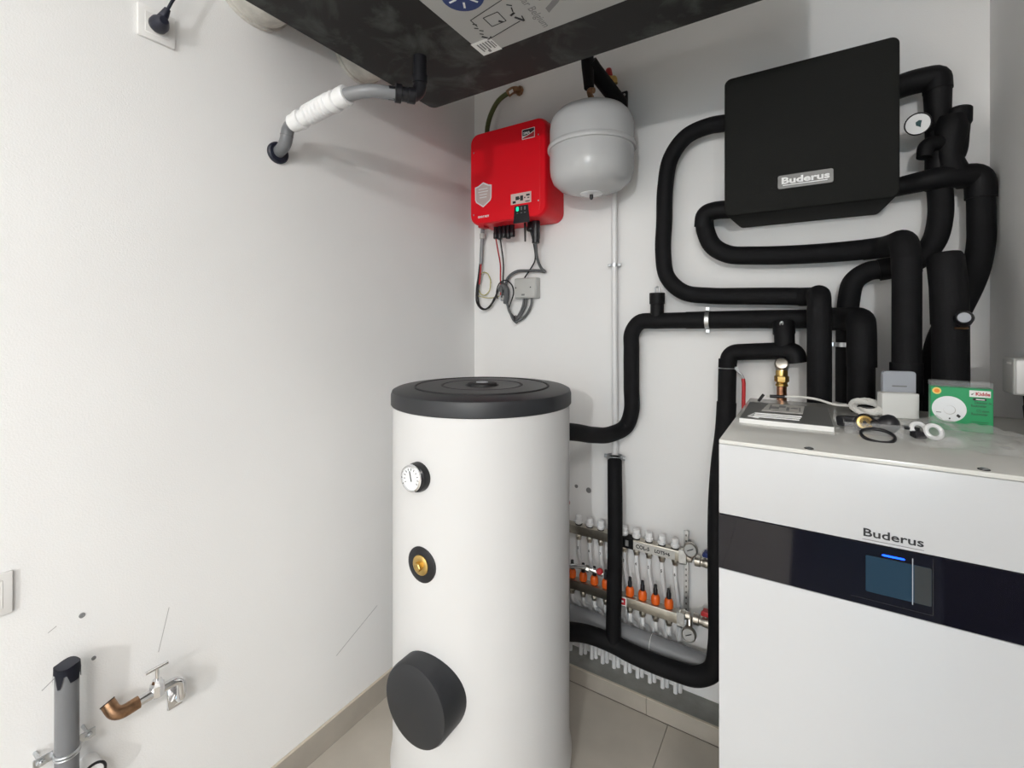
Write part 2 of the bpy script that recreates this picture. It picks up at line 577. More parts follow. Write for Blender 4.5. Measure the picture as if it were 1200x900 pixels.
# ---------------------------------------------------------------- storage tank
TX, TY = 0.490, -0.608
t = thing('storage_tank', 'tall white cylindrical water tank with a charcoal lid standing on the floor', 'tank', (TX, TY, 0))
obj('jacket', lathe(B(), [(0.296, 0.0), (0.304, 0.03), (0.308, 0.07), (0.304, 0.095), (0.3005, 0.11), (0.300, 0.14), (0.300, 1.238)], (TX, TY, 0), seg=96), 'tank', t)
lid = obj('lid', lathe(B(), [(0.304, 1.234), (0.306, 1.237), (0.306, 1.268), (0.302, 1.280), (0.292, 1.285), (0.232, 1.289), (0.229, 1.2855), (0.225, 1.2855), (0.222, 1.290), (0.142, 1.292), (0.139, 1.288), (0.134, 1.288), (0.131, 1.292), (0.060, 1.290), (0.055, 1.284), (0, 1.284)], (TX, TY, 0), seg=96), 'lid', t, smooth=25)
for R in (0.227, 0.1365):
    obj('groove', ring(B(), (TX, TY, 1.2895), (0, 0, 1), R, 0.0035, 80, 8), 'groove', lid)
c = obj('centre_cap', lathe(B(), [(0.052, 1.284), (0.050, 1.297), (0.044, 1.300), (0.024, 1.300), (0.022, 1.298), (0, 1.298)], (TX, TY, 0), seg=32), 'groove', lid)
obj('plug', lathe(B(), [(0.021, 1.298), (0.021, 1.301), (0.0, 1.3015)], (TX, TY, 0), seg=24), 'unitgrey', lid, label='pale grey plug')
# thermometer
gx, gy, gz = 0.474, -0.907, 1.055
g = obj('thermometer', lathe(B(), [(0.043, -0.01), (0.043, 0.012), (0.040, 0.020), (0.036, 0.020)], (gx + 0.006, gy, gz), (0, -1, 0), 32), 'black', t, label='round thermometer with white dial in a chrome rim')
obj('bezel', lathe(B(), [(0.036, 0.018), (0.039, 0.020), (0.0385, 0.030), (0.034, 0.032), (0.033, 0.026)], (gx, gy, gz), (0, -1, 0), 32), 'chrome', g)
obj('dial', lathe(B(), [(0.033, 0.0), (0.033, 0.027), (0, 0.027)], (gx, gy, gz), (0, -1, 0), 32), 'dialwhite', g)
bm = B()
obox(bm, (gx - 0.002, gy - 0.0282, gz + 0.006), (-0.25, 0, 1), BX, 0.030, 0.003, 0.001)
for a in range(-120, 121, 24):
    d = V((math.sin(math.radians(a)), 0, math.cos(math.radians(a))))
    obox(bm, V((gx, gy - 0.0275, gz)) + d * 0.026, d, (d.z, 0, -d.x), 0.006, 0.0016, 0.001)
obj('dial_marks', bm, 'print', g, smooth=0)
# immersion socket with brass plug
sx_, sz_ = 0.490, 0.800
s = obj('socket_ring', lathe(B(), [(0.052, -0.012), (0.052, 0.001), (0.047, 0.004), (0.030, 0.004), (0.029, 0.0)], (sx_, -0.908, sz_), (0, -1, 0), 36), 'black', t)
bp = obj('brass_plug', lathe(B(), [(0.029, -0.004), (0.029, 0.006), (0.026, 0.008), (0.015, 0.008)], (sx_, -0.908, sz_), (0, -1, 0), 30), 'brass', s, label='brass screw plug')
lathe_b = lathe(B(), [(0.013, 0.007), (0.013, 0.020), (0.010, 0.022), (0, 0.022)], (sx_, -0.908, sz_), (0, -1, 0), 6)
obj('hexagon_head', lathe_b, 'brass', s, smooth=20)
# inspection flange
fx, fz = 0.515, 0.437
obj('flange_cover', lathe(B(), [(0.114, -0.06), (0.114, 0.045), (0.110, 0.056), (0.100, 0.060), (0, 0.060)], (fx, -0.908, fz), (0, -1, 0), 56), 'lid', t, label='thick black round flange cover')

# ---------------------------------------------------------------- insulated pipes
DI = 0.031


def sleeve(name, pts, r, parent, m='foam', seg=20):
    return obj(name, tube(B(), pts, r, seg), m, parent, smooth=50)


def clamp(parent, c, axis, R, side, m='galv', wdt=0.014):
    """metal pipe clamp: a band, its two ears and a bolt"""
    bm = B()
    axis = V(axis).normalized()
    c = V(c)
    prof = [(R, -wdt / 2), (R + 0.0025, -wdt / 2), (R + 0.0025, wdt / 2), (R, wdt / 2), (R, -wdt / 2)]
    lathe_open(bm, prof, c, axis, 28)
    k = obj('pipe_clamp', bm, m, parent, smooth=30, label='metal pipe clamp')
    side = V(side).normalized()
    for sg in (-1, 1):
        bm = B()
        obox(bm, c + side * sg * (R + 0.007), side, axis, 0.015, wdt, 0.008, 0.001, 1)
        cyl(bm, c + side * sg * (R + 0.008) - side.cross(axis) * 0.012, c + side * sg * (R + 0.008) + side.cross(axis) * 0.012, 0.004, seg=8)
        obj('clamp_bolt', bm, m, k, smooth=30)
    return k


def lathe_open(bm, prof, org, axis, seg):
    axis = V(axis).normalized()
    ref = V((1, 0, 0)) if abs(axis.x) < 0.9 else V((0, 1, 0))
    N = (ref - axis * ref.dot(axis)).normalized()
    Bn = axis.cross(N)
    org = V(org)
    rings = [[bm.verts.new(org + axis * h + (N * math.cos(2 * PI * k / seg) + Bn * math.sin(2 * PI * k / seg)) * r) for k in range(seg)] for r, h in prof[:-1]]
    n = len(rings)
    for i in range(n):
        a, b = rings[i], rings[(i + 1) % n]
        for k in range(seg):
            k2 = (k + 1) % seg
            bm.faces.new((a[k], a[k2], b[k2], b[k]))


# P1 tank top outlet -> along the wall -> down behind the heat pump cabinet
p1 = thing('insulated_pipe', 'black foam pipe leaving the tank top, with a short vent stub and a clamp', 'pipe', (0.95, -0.075, 1.0))
sleeve('insulation_sleeve', smooth_path([(0.70, -0.50, 1.138), (0.735, -0.36, 1.107), (0.752, -0.25, 1.078), (0.779, -0.14, 1.062), (0.819, -0.075, 1.085), (0.844, -0.075, 1.150), (0.844, -0.075, 1.25), (0.844, -0.075, 1.40), (0.846, -0.075, 1.465), (0.878, -0.075, 1.508), (0.946, -0.075, 1.513), (1.06, -0.075, 1.515)]), DI, p1)
sleeve('insulation_sleeve', [(1.055, -0.075, 1.515), (1.300, -0.075, 1.518), (1.49, -0.075, 1.517)], DI + 0.001, p1)
el = sleeve('elbow_sleeve', fillet([(1.48, -0.075, 1.517), (1.535, -0.085, 1.517), (1.574, -0.16, 1.517), (1.574, -0.21, 1.500), (1.574, -0.215, 1.375)], 0.06), 0.037, p1)
sleeve('insulation_sleeve', [(1.573, -0.215, 1.40), (1.572, -0.215, 1.02)], 0.034, p1)
v = sleeve('vent_stub', [(0.946, -0.075, 1.52), (0.946, -0.075, 1.578), (0.946, -0.075, 1.580), (0.946, -0.075, 1.622)], lambda u: 0.0255 if u < 0.5 else 0.029, p1, 'tape')
obj('vent_valve', tube(B(), fillet([(0.940, -0.080, 1.618), (0.940, -0.080, 1.645), (0.955, -0.080, 1.645), (0.955, -0.080, 1.620)], 0.006, 4), 0.0032, 8), 'galv', v, label='thin wire loop on the vent stub')
clamp(p1, (1.131, -0.075, 1.516), (1, 0, 0), 0.0335, (0, 0, 1))
# tee down from P1 to the safety valve (P7 start)
# P2 big loop left of the wall box
p2 = thing('insulated_pipe', 'black foam pipe bent in a large open loop left of the wall-hung black box', 'pipe', (1.0, -0.075, 1.55))
sleeve('insulation_sleeve', smooth_path([(1.26, -0.10, 2.212), (1.19, -0.085, 2.225), (1.132, -0.075, 2.231), (1.055, -0.075, 2.210), (0.998, -0.075, 2.140), (0.977, -0.075, 2.030), (0.973, -0.075, 1.90), (0.969, -0.075, 1.775), (0.985, -0.075, 1.682), (1.045, -0.075, 1.622), (1.14, -0.075, 1.605), (1.25, -0.075, 1.600), (1.36, -0.075, 1.596), (1.44, -0.075, 1.592)]), 0.030, p2)
sleeve('elbow_sleeve', fillet([(1.42, -0.075, 1.592), (1.466, -0.10, 1.590), (1.470, -0.245, 1.588), (1.470, -0.26, 1.50)], [0.04, 0.03]), 0.031, p2)
sleeve('insulation_sleeve', [(1.470, -0.26, 1.55), (1.470, -0.26, 1.02)], 0.0315, p2)
# P3 lower left of the wall box
p3 = thing('insulated_pipe', 'black foam pipe curling from the lower left of the wall-hung box', 'pipe', (1.3, -0.075, 1.70))
sleeve('elbow_sleeve', fillet([(1.26, -0.10, 1.905), (1.16, -0.10, 1.912), (1.122, -0.095, 1.905), (1.117, -0.085, 1.86)], 0.02), 0.032, p3, 'tape')
sleeve('insulation_sleeve', smooth_path([(1.120, -0.088, 1.895), (1.124, -0.08, 1.845), (1.148, -0.075, 1.788), (1.200, -0.075, 1.753), (1.28, -0.075, 1.742), (1.40, -0.075, 1.735), (1.52, -0.075, 1.734), (1.608, -0.080, 1.736)]), 0.032, p3)
sleeve('elbow_sleeve', fillet([(1.59, -0.078, 1.735), (1.645, -0.10, 1.736), (1.667, -0.25, 1.732), (1.668, -0.27, 1.64)], [0.05, 0.035]), 0.033, p3)
sleeve('insulation_sleeve', [(1.668, -0.27, 1.68), (1.667, -0.27, 1.02)], 0.0325, p3)
sleeve('joint_sleeve', [(1.667, -0.27, 1.395), (1.667, -0.27, 1.392), (1.667, -0.27, 1.315), (1.667, -0.27, 1.312)], 0.0365, p3, 'tape')
# P4 behind
p4 = thing('insulated_pipe', 'black taped pipe rising right of the wall-hung box and ducking behind the vertical pipes', 'pipe', (1.65, -0.075, 1.60))
sleeve('insulation_sleeve', smooth_path([(1.547, -0.075, 1.25), (1.548, -0.075, 1.45), (1.553, -0.075, 1.58), (1.566, -0.075, 1.637), (1.604, -0.075, 1.667), (1.650, -0.075, 1.672), (1.715, -0.075, 1.690), (1.756, -0.075, 1.742), (1.772, -0.075, 1.82), (1.769, -0.075, 1.93)]), 0.030, p4)
sleeve('joint_sleeve', [(1.628, -0.0751, 1.669), (1.66, -0.0751, 1.674)], 0.034, p4, 'tape')
sleeve('riser_sleeve', [(1.769, -0.075, 1.90), (1.767, -0.075, 2.10), (1.765, -0.075, 2.225)], lambda u: 0.033 + 0.003 * math.sin(u * 9), p4, 'tape')
sleeve('elbow_sleeve', fillet([(1.766, -0.076, 2.19), (1.764, -0.075, 2.232), (1.700, -0.078, 2.232), (1.645, -0.09, 2.212)], [0.012, 0.05], 4), 0.035, p4, 'tape')
clamp(p4, (1.548, -0.078, 1.435), (0, 0, 1), 0.034, (1, 0, 0))
sleeve('side_stub', smooth_path([(1.772, -0.078, 1.97), (1.800, -0.078, 1.99), (1.809, -0.078, 2.05), (1.811, -0.08, 2.112), (1.811, -0.08, 2.130)]), lambda u: 0.026 + 0.004 * (u > 0.6) - 0.014 * max(0, (u - 0.85) / 0.15) ** 2, p4, 'tape')
tn = V((-0.16, -0.90, -0.36)).normalized()
dc = V((1.709, -0.155, 2.077))
th = obj('thermometer_stem', tube(B(), [dc - tn * 0.02, dc - tn * 0.05 + V((0.01, 0, -0.005)), V((1.765, -0.08, 2.07))], 0.014, 12), 'tape', p4)
dl = obj('dial_housing', lathe(B(), [(0.026, -0.022), (0.031, -0.006), (0.031, 0.004), (0.0285, 0.0055), (0.0275, 0.003)], dc, tn, 28), 'black', p4, label='round white dial thermometer on the taped pipe')
obj('dial', lathe(B(), [(0.0275, 0.0), (0.0275, 0.0045), (0, 0.0045)], dc, tn, 28), 'dialwhite', dl)
obj('tee_block', tube(B(), smooth_path([(1.792, -0.082, 2.10), (1.790, -0.088, 2.05), (1.788, -0.088, 1.99), (1.80, -0.086, 1.93)]), lambda u: 0.036 + 0.005 * math.sin(u * 7), 14), 'tape', p4)
obj('drain_stub', tube(B(), smooth_path([(1.770, -0.10, 2.03), (1.735, -0.12, 2.02), (1.728, -0.125, 1.985)]), lambda u: 0.022 - 0.003 * u, 12), 'tape', p4)
tax = V((0.93, -0.36, 0.05)).normalized()
tay = (tn.cross(tax)).normalized()
if tay.z < 0:
    tay = -tay
bm = B()
c0 = dc + tn * 0.0046
prism(bm, [(-0.014, 0.003), (-0.004, 0.006), (0.004, 0.010), (0.010, 0.007), (0.007, -0.001), (0.005, -0.011), (0.001, -0.007), (-0.006, -0.002)], c0, tax, tay, 0.0006)
obj('dial_print', bm, 'teal', dl, smooth=0)
# P5 right side
p5 = thing('insulated_pipe', 'black taped pipe nearest the right wall corner, curving down behind the thick pipe', 'pipe', (1.85, -0.075, 1.6))
sleeve('cross_sleeve', smooth_path([(1.645, -0.08, 1.915), (1.69, -0.08, 1.922), (1.749, -0.10, 1.925), (1.80, -0.092, 1.928), (1.838, -0.078, 1.925)]), lambda u: 0.027 + 0.008 * u, p5, 'tape')
sleeve('elbow_sleeve', fillet([(1.81, -0.08, 1.927), (1.857, -0.075, 1.927), (1.858, -0.075, 1.86)], 0.03), 0.0345, p5, 'tape')
sleeve('insulation_sleeve', smooth_path([(1.858, -0.075, 1.895), (1.859, -0.075, 1.80), (1.858, -0.078, 1.735), (1.840, -0.100, 1.645), (1.797, -0.150, 1.548), (1.752, -0.180, 1.453), (1.735, -0.185, 1.30), (1.735, -0.185, 1.02)]), 0.031, p5)
# P6 thick pipe
p6 = thing('insulated_pipe', 'thickest black foam pipe, ending open above the green carton with a small gauge knob', 'pipe', (1.752, -0.29, 1.0))
sleeve('insulation_sleeve', [(1.753, -0.285, 1.02), (1.753, -0.285, 1.32), (1.752, -0.285, 1.52)], 0.0375, p6)
sleeve('end_sleeve', [(1.752, -0.284, 1.50), (1.750, -0.280, 1.60), (1.746, -0.268, 1.672), (1.745, -0.266, 1.684)], lambda u: 0.039 if u < 0.9 else 0.034, p6)
k = obj('gauge_knob', lathe(B(), [(0.0, 0.0), (0.017, 0.0), (0.019, 0.030), (0.016, 0.036), (0.013, 0.034)], (1.772, -0.31, 1.508), (-0.15, -0.95, 0.25), 20), 'black', p6)
obj('gauge_face', lathe(B(), [(0.013, 0.030), (0.0125, 0.0348), (0, 0.0348)], (1.772, -0.31, 1.508), (-0.15, -0.95, 0.25), 20), 'unitgrey', k)
obj('brass_collar', ring(B(), (1.766, -0.318, 1.490), (0, 0, 1), 0.012, 0.003, 16, 6), 'oldcopper', p6)
# P7 left of the cabinet and along the floor to the tank
p7 = thing('insulated_pipe', 'black foam pipe running down left of the cabinet and along the floor to the tank', 'pipe', (1.165, -0.1, 0.2))
sleeve('tee_sleeve', [(1.373, -0.10, 1.505), (1.375, -0.115, 1.470), (1.376, -0.12, 1.466), (1.378, -0.13, 1.395)], lambda u: 0.033 if u < 0.45 else 0.030, p7, 'tape')
sleeve('tee_end', fillet([(1.352, -0.12, 1.411), (1.405, -0.14, 1.411), (1.411, -0.14, 1.375)], 0.02), 0.031, p7, 'tape')
sleeve('insulation_sleeve', fillet([(1.385, -0.13, 1.412), (1.300, -0.095, 1.406), (1.205, -0.085, 1.399), (1.198, -0.085, 1.33)], [0.05, 0.03]), 0.029, p7)
sleeve('insulation_sleeve', smooth_path([(1.199, -0.085, 1.375), (1.197, -0.085, 1.28), (1.196, -0.088, 1.20)]), 0.0305, p7)
sleeve('insulation_sleeve', smooth_path([(1.196, -0.088, 1.22), (1.192, -0.10, 1.12), (1.182, -0.13, 1.0), (1.176, -0.15, 0.85), (1.176, -0.155, 0.60), (1.176, -0.155, 0.37), (1.160, -0.155, 0.285), (1.105, -0.155, 0.240), (1.02, -0.155, 0.230), (0.935, -0.155, 0.229), (0.86, -0.155, 0.234), (0.795, -0.155, 0.243), (0.709, -0.195, 0.272), (0.640, -0.33, 0.335), (0.60, -0.44, 0.37)]), 0.033, p7)
fn = obj('wire_tie', ring(B(), (1.198, -0.085, 1.343), (0, 0, 1), 0.032, 0.002, 20, 6), 'galv', p7)
obj('vent_pin', tube(B(), fillet([(1.365, -0.128, 1.488), (1.365, -0.14, 1.505), (1.372, -0.14, 1.510), (1.372, -0.135, 1.495)], 0.005, 3), 0.003, 8), 'galv', p7, label='bright wire hook at the tee')
# P8 riser from floor pipe to the white pipe
p8 = thing('insulated_pipe', 'black foam pipe rising in front of the manifold to the thin white pipe', 'pipe', (0.80, -0.155, 0.25))
sleeve('insulation_sleeve', smooth_path([(0.797, -0.155, 0.245), (0.800, -0.16, 0.36), (0.803, -0.160, 0.464), (0.803, -0.152, 0.65), (0.798, -0.138, 0.80), (0.785, -0.105, 0.90), (0.772, -0.070, 0.95)]), 0.029, p8)
clamp(p8, (0.771, -0.068, 0.953), (0, 0, 1), 0.030, (1, 0, 0), 'galv', 0.016)
# white pipe from the expansion vessel
wp = thing('white_pipe', 'thin white metal pipe running down the back wall under the grey vessel', 'pipe', (0.758, -0.035, 0.95))
obj('pipe', tube(B(), [(0.757, -0.034, 2.38), (0.758, -0.034, 1.7), (0.764, -0.040, 1.05), (0.768, -0.055, 0.93)], 0.0125, 14), 'whitepipe', wp)
clamp(wp, (0.758, -0.034, 1.748), (0, 0, 1), 0.0135, (1, 0, 0), 'galv', 0.012)
obj('clamp_stud', cyl(B(), (0.758, -0.02, 1.748), (0.758, 0.0, 1.748), 0.005, seg=8), 'galv', wp)

# ---------------------------------------------------------------- brass safety valve over the cabinet
t = thing('brass_valve', 'brass and copper valve standing behind the papers below the pipe tee', 'valve', (1.370, -0.16, 1.02))
obj('copper_pipe', tube(B(), [(1.370, -0.16, 1.02), (1.370, -0.16, 1.305)], 0.0145, 18), 'copper', t)
obj('union', lathe(B(), [(0.0155, 0), (0.0185, 0.002), (0.0185, 0.007), (0.016, 0.009), (0.016, 0.013), (0.0175, 0.015)], (1.370, -0.16, 1.297), seg=20), 'brass', t)
obj('hexagon_nut', lathe(B(), [(0.019, 0), (0.021, 0.002), (0.021, 0.018), (0.019, 0.020)], (1.370, -0.16, 1.312), seg=6), 'brass', t, smooth=20)
obj('body', lathe(B(), [(0.0175, 0), (0.0175, 0.012), (0.0165, 0.019)], (1.370, -0.16, 1.332), seg=18), 'brass', t)
obj('cap', lathe(B(), [(0.018, -0.008), (0.021, 0.0), (0.021, 0.014), (0.017, 0.022), (0, 0.025)], (1.370, -0.152, 1.366), (0.0, -0.9, 0.35), 22), 'nickel', t)
obj('neck', cyl(B(), (1.370, -0.158, 1.345), (1.372, -0.148, 1.375), 0.017, 0.019), 'nickel', t)
# red lever handle
t = thing('lever_handle', 'red dipped lever handle on a small shutoff behind the cabinet corner', 'valve handle', (1.23, -0.10, 1.33))
obj('stem', cyl(B(), (1.222, -0.085, 1.345), (1.232, -0.118, 1.345), 0.006, seg=10), 'galv', t)
obj('lever', tube(B(), fillet([(1.228, -0.112, 1.350), (1.234, -0.112, 1.336), (1.252, -0.110, 1.318), (1.253, -0.110, 1.30)], 0.012, 5), 0.0045, 8), 'galv', t)
obj('grip', tube(B(), [(1.252, -0.110, 1.310), (1.254, -0.110, 1.295), (1.253, -0.110, 1.19)], 0.0062, 10), 'handle_red', t)

# ---------------------------------------------------------------- black wall box (hydraulic cover)
t = thing('hydraulic_cover', 'large black square foam box hung high on the back wall with a grey badge', 'wall box', (1.433, -0.1, 1.86))
bm = loft(B(), (1.4335, 0, 2.091), BX, BZ, [(0.420, 0.470, 0.02, 0.004, 0, 0.0), (0.440, 0.466, 0.022, 0.10, 0, 0.0), (0.457, 0.460, 0.022, 0.203, 0, 0.0), (0.456, 0.459, 0.021, 0.208, 0, 0.0), (0.450, 0.453, 0.018, 0.2125, 0, 0.0)])
obj('body', bm, 'epp', t, smooth=30)
pl = obj('badge', prism(B(), rrect(0.145, 0.042, 0.006), (1.434, -0.2125, 1.949), BX, BZ, 0.002), 'platelabel', t, smooth=0, label='grey badge with white raised lettering')
text('badge_lettering', 'Buderus', 0.027, 'whiteplastic', pl, (1.434, -0.2152, 1.943), BX, BZ, 1.42, 0.0009, 0.0008, 'CENTER')
obj('badge_underline', box(B(), (1.375, -0.2160, 1.9365), (1.492, -0.2140, 1.9390)), 'whiteplastic', pl, smooth=0)

# ---------------------------------------------------------------- heat pump cabinet
CX0, CX1, CY0, CY1, CZ = 1.293, 1.889, -0.935, -0.335, 1.277
t = thing('heat_pump_cabinet', 'large white heating cabinet with a black glass band standing at right', 'cabinet', ((CX0 + CX1) / 2, -0.63, 0))
obj('casing', box(B(), (CX0 + 0.003, CY0 + 0.02, 0.03), (CX1 - 0.003, CY1, CZ - 0.006), 0.002, 1), 'white', t, smooth=30)
obj('plinth', box(B(), (CX0 + 0.02, CY0 + 0.04, 0.0), (CX1 - 0.02, CY1 - 0.02, 0.032)), 'black', t, smooth=0)
obj('top_panel', box(B(), (CX0, CY0 + 0.001, CZ - 0.008), (CX1, CY1 - 0.002, CZ), 0.0015, 2), 'boilertop', t, smooth=30)
obj('front_panel', box(B(), (CX0, CY0, 1.1345), (CX1, CY0 + 0.019, CZ - 0.0085), 0.002, 2), 'white', t, smooth=30)
obj('lower_front_panel', box(B(), (CX0, CY0, 0.035), (CX1, CY0 + 0.019, 1.0285), 0.002, 2), 'white', t, smooth=30)
bd = obj('glass_band', box(B(), (CX0, CY0 - 0.0005, 1.0295), (CX1, CY0 + 0.015, 1.1335), 0.0006, 1), 'glass_black', t, smooth=0)
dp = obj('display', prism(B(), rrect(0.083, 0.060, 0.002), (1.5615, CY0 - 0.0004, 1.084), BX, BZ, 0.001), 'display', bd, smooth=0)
obj('display_reflection_strip', prism(B(), rrect(0.0205, 0.0595, 0.001), (1.5925, CY0 - 0.0013, 1.084), BX, BZ, 0.0003), 'display_reflection_strip', bd, smooth=0)  # strip added to carry the grey part of the painted reflection
obj('status_light', prism(B(), [(-0.013, -0.0013), (0.013, -0.0013), (0.015, 0), (0.013, 0.0013), (-0.013, 0.0013), (-0.015, 0)], (1.556, CY0 - 0.0004, 1.1195), BX, BZ, 0.001), 'led_blue', bd, smooth=0, label='glowing blue status light')
obj('button_bar', box(B(), (1.5795, CY0 - 0.0016, 1.050), (1.5806, CY0 - 0.0004, 1.124)), 'unitgrey', bd, smooth=0)
obj('display_frame', box(box(B(), (1.500, CY0 - 0.0012, 1.040), (1.605, CY0 - 0.0004, 1.0408)), (1.6045, CY0 - 0.0012, 1.040), (1.6053, CY0 - 0.0004, 1.130)), 'groove', bd, smooth=0)
text('brand_lettering', 'Buderus', 0.0185, 'print', t, (1.5155, CY0 - 0.0004, 1.1455), BX, BZ, 1.28, 0.00025, 0.0005)
obj('brand_underline', box(B(), (1.5155, CY0 - 0.0009, 1.1395), (1.594, CY0 + 0.0005, 1.1403)), 'greyprint', t, smooth=0)
for x in (1.440, 1.666):
    obj('screw', lathe(B(), [(0.0055, 0), (0.0055, 0.002), (0.003, 0.0035), (0, 0.0035)], (x, CY0 + 0.014, CZ - 0.0005), (0, 0, 1), 12), 'galv', t)
    obj('screw_washer', ring(B(), (x, CY0 + 0.014, CZ + 0.0004), (0, 0, 1), 0.0065, 0.001, 14, 6), 'black', t)

# ---------------------------------------------------------------- what lies on the cabinet
ZT = CZ


def slab_quad(bm, a, b_, c_, d, z0, z1, bev=0):
    lo = [bm.verts.new((p[0], p[1], z0)) for p in (a, b_, c_, d)]
    hi = [bm.verts.new((p[0], p[1], z1)) for p in (a, b_, c_, d)]
    bm.faces.new(lo[::-1])
    bm.faces.new(hi)
    for i in range(4):
        bm.faces.new((lo[i], lo[(i + 1) % 4], hi[(i + 1) % 4], hi[i]))


def inset(q, f):
    cx = sum(p[0] for p in q) / 4
    cy = sum(p[1] for p in q) / 4
    return [(cx + (p[0] - cx) * f, cy + (p[1] - cy) * f) for p in q]


q = [(1.308, -0.742), (1.485, -0.742), (1.484, -0.485), (1.306, -0.485)]
t = thing('manual', 'thick grey-covered manual lying flat on the left of the cabinet top', 'booklet', (1.395, -0.61, ZT))
bm = B(); slab_quad(bm, *q, ZT + 0.001, ZT + 0.010); obj('pages', bm, 'paper', t, smooth=0)
bm = B(); slab_quad(bm, *inset(q, 0.995), ZT + 0.0100, ZT + 0.0108); obj('cover', bm, 'coverpaper', t, smooth=0)
bm = B(); slab_quad(bm, *q, ZT + 0.0, ZT + 0.001); obj('back_cover', bm, 'paper', t, smooth=0)
z = ZT + 0.0108
q2 = [(1.322, -0.715), (1.345, -0.728), (1.362, -0.60), (1.345, -0.59)]
bm = B(); slab_quad(bm, *q2, z, z + 0.0012); obj_ = obj('folded_sheet', bm, 'paper', None, smooth=0)
tag(obj_, 'narrow folded white sheet sticking out left on the grey manual', 'paper')
q3 = [(1.334, -0.722), (1.424, -0.716), (1.420, -0.60), (1.342, -0.60)]
for i, lab in enumerate(('white leaflet lowest in the small pile on the grey manual', 'white leaflet in the middle of the small pile on the grey manual', 'white leaflet right under the printed picture card')):
    z0 = z + 0.0013 + i * 0.0034
    o = (0.002 * i, 0.003 * i)
    qq = [(p[0] + o[0], p[1] + o[1]) for p in q3]
    lf = thing('leaflet', lab, 'leaflet', (1.38, -0.66, z0), 'leaflets on the manual')
    bm = B(); slab_quad(bm, *qq, z0, z0 + 0.0024); obj('pages', bm, 'paper', lf, smooth=0)
    bm = B(); slab_quad(bm, *inset(qq, 1.004), z0 + 0.0024, z0 + 0.0032); obj('cover', bm, 'coverpaper', lf, smooth=0)
z = z + 0.0013 + 3 * 0.0034
q4 = [(1.349, -0.690), (1.430, -0.688), (1.433, -0.575), (1.357, -0.575)]
t = thing('picture_card', 'light grey printed card with small pictures on top of the paper pile', 'card', (1.39, -0.63, z))
bm = B(); slab_quad(bm, *q4, z, z + 0.0012); obj('sheet', bm, 'cardgrey', t, smooth=0)
bm = B()
for (x, y, wx, wy) in ((1.364, -0.632, 0.004, 0.07), (1.374, -0.638, 0.016, 0.036), (1.388, -0.612, 0.014, 0.03), (1.400, -0.64, 0.006, 0.05), (1.424, -0.635, 0.003, 0.06)):
    box(bm, (x - wx / 2, y - wy / 2, z + 0.0011), (x + wx / 2, y + wy / 2, z + 0.0016))
lathe(bm, [(0.008, 0.0011), (0.008, 0.0016), (0, 0.0016)], (1.413, -0.625, z), seg=18)
obj('pictures', bm, 'greyprint', t, smooth=0)

# white sensor cable with black tip, ending in a coil
t = thing('cable_coil', 'white sensor cable rolled into a flat coil behind the clear tray', 'cable', (1.558, -0.46, ZT))
bm = B()
pts = []
for i in range(150):
    a = 2 * PI * i / 24
    rr = 0.0275 + 0.0062 * math.sin(i * 0.71)
    pts.append(V((1.563 + rr * math.cos(a), -0.470 + rr * 1.25 * math.sin(a), ZT + 0.0085 + 0.005 * math.cos(i * 0.71) + 0.32 * (rr * math.sin(a) + 0.034))))
tube(bm, pts, 0.0034, 8)
obj('coil', bm, 'cablewhite', t)
obj('lead', tube(B(), smooth_path([(1.528, -0.46, ZT + 0.017), (1.500, -0.44, ZT + 0.014), (1.46, -0.415, ZT + 0.021), (1.42, -0.40, ZT + 0.022), (1.385, -0.395, ZT + 0.019), (1.34, -0.40, ZT + 0.018)]), 0.0032, 8), 'cablewhite', t)
obj('tip', cyl(B(), (1.386, -0.405, ZT + 0.020), (1.350, -0.41, ZT + 0.0195), 0.0045, seg=10), 'cableblack', t, label='black sensor tip')
obj('tie', ring(B(), (1.540, -0.445, ZT + 0.012), (0.8, -0.6, 0.1), 0.014, 0.0016, 18, 6), 'cableblack', t, label='black cable tie')
t = obj('cable_tip', tube(B(), [(1.322, -0.415, ZT + 0.004), (1.334, -0.405, ZT + 0.022)], 0.004, 8), 'cableblack')
tag(t, 'short black cable end at the back left edge of the grey manual', 'cable')

# white carton and the grey plate leaning behind it
t = thing('white_carton', 'small blank white carton standing in front of the blue-grey plate', 'carton', (1.624, -0.48, ZT))
ux = V((0.070, 0.018, 0)).normalized()
uy = V((-ux.y, ux.x, 0))
obox(bm_ := B(), V((1.626, -0.487, ZT + 0.0288)) + uy * 0.014, ux, uy, 0.073, 0.028, 0.0575, 0.0012, 1)
obj('carton_body', bm_, 'carton', t, smooth=20)
obj('flap', obox(B(), V((1.626, -0.487, ZT + 0.0582)) + uy * 0.014, ux, uy, 0.071, 0.027, 0.001), 'paper', t, smooth=0)
t = thing('room_control_plate', 'blue-grey rounded control plate standing behind the white carton', 'control plate', (1.63, -0.44, ZT))
pb = prism(B(), rrect(0.066, 0.108, 0.007), V((1.629, -0.447, ZT + 0.054)), ux, BZ, -0.012)
obj('housing', pb, 'unitgrey', t, smooth=30)
obj('groove_mark', prism(B(), rrect(0.03, 0.003, 0.001, 2), V((1.629, -0.4475, ZT + 0.072)), ux, BZ, 0.0006), 'greyprint', t, smooth=0)

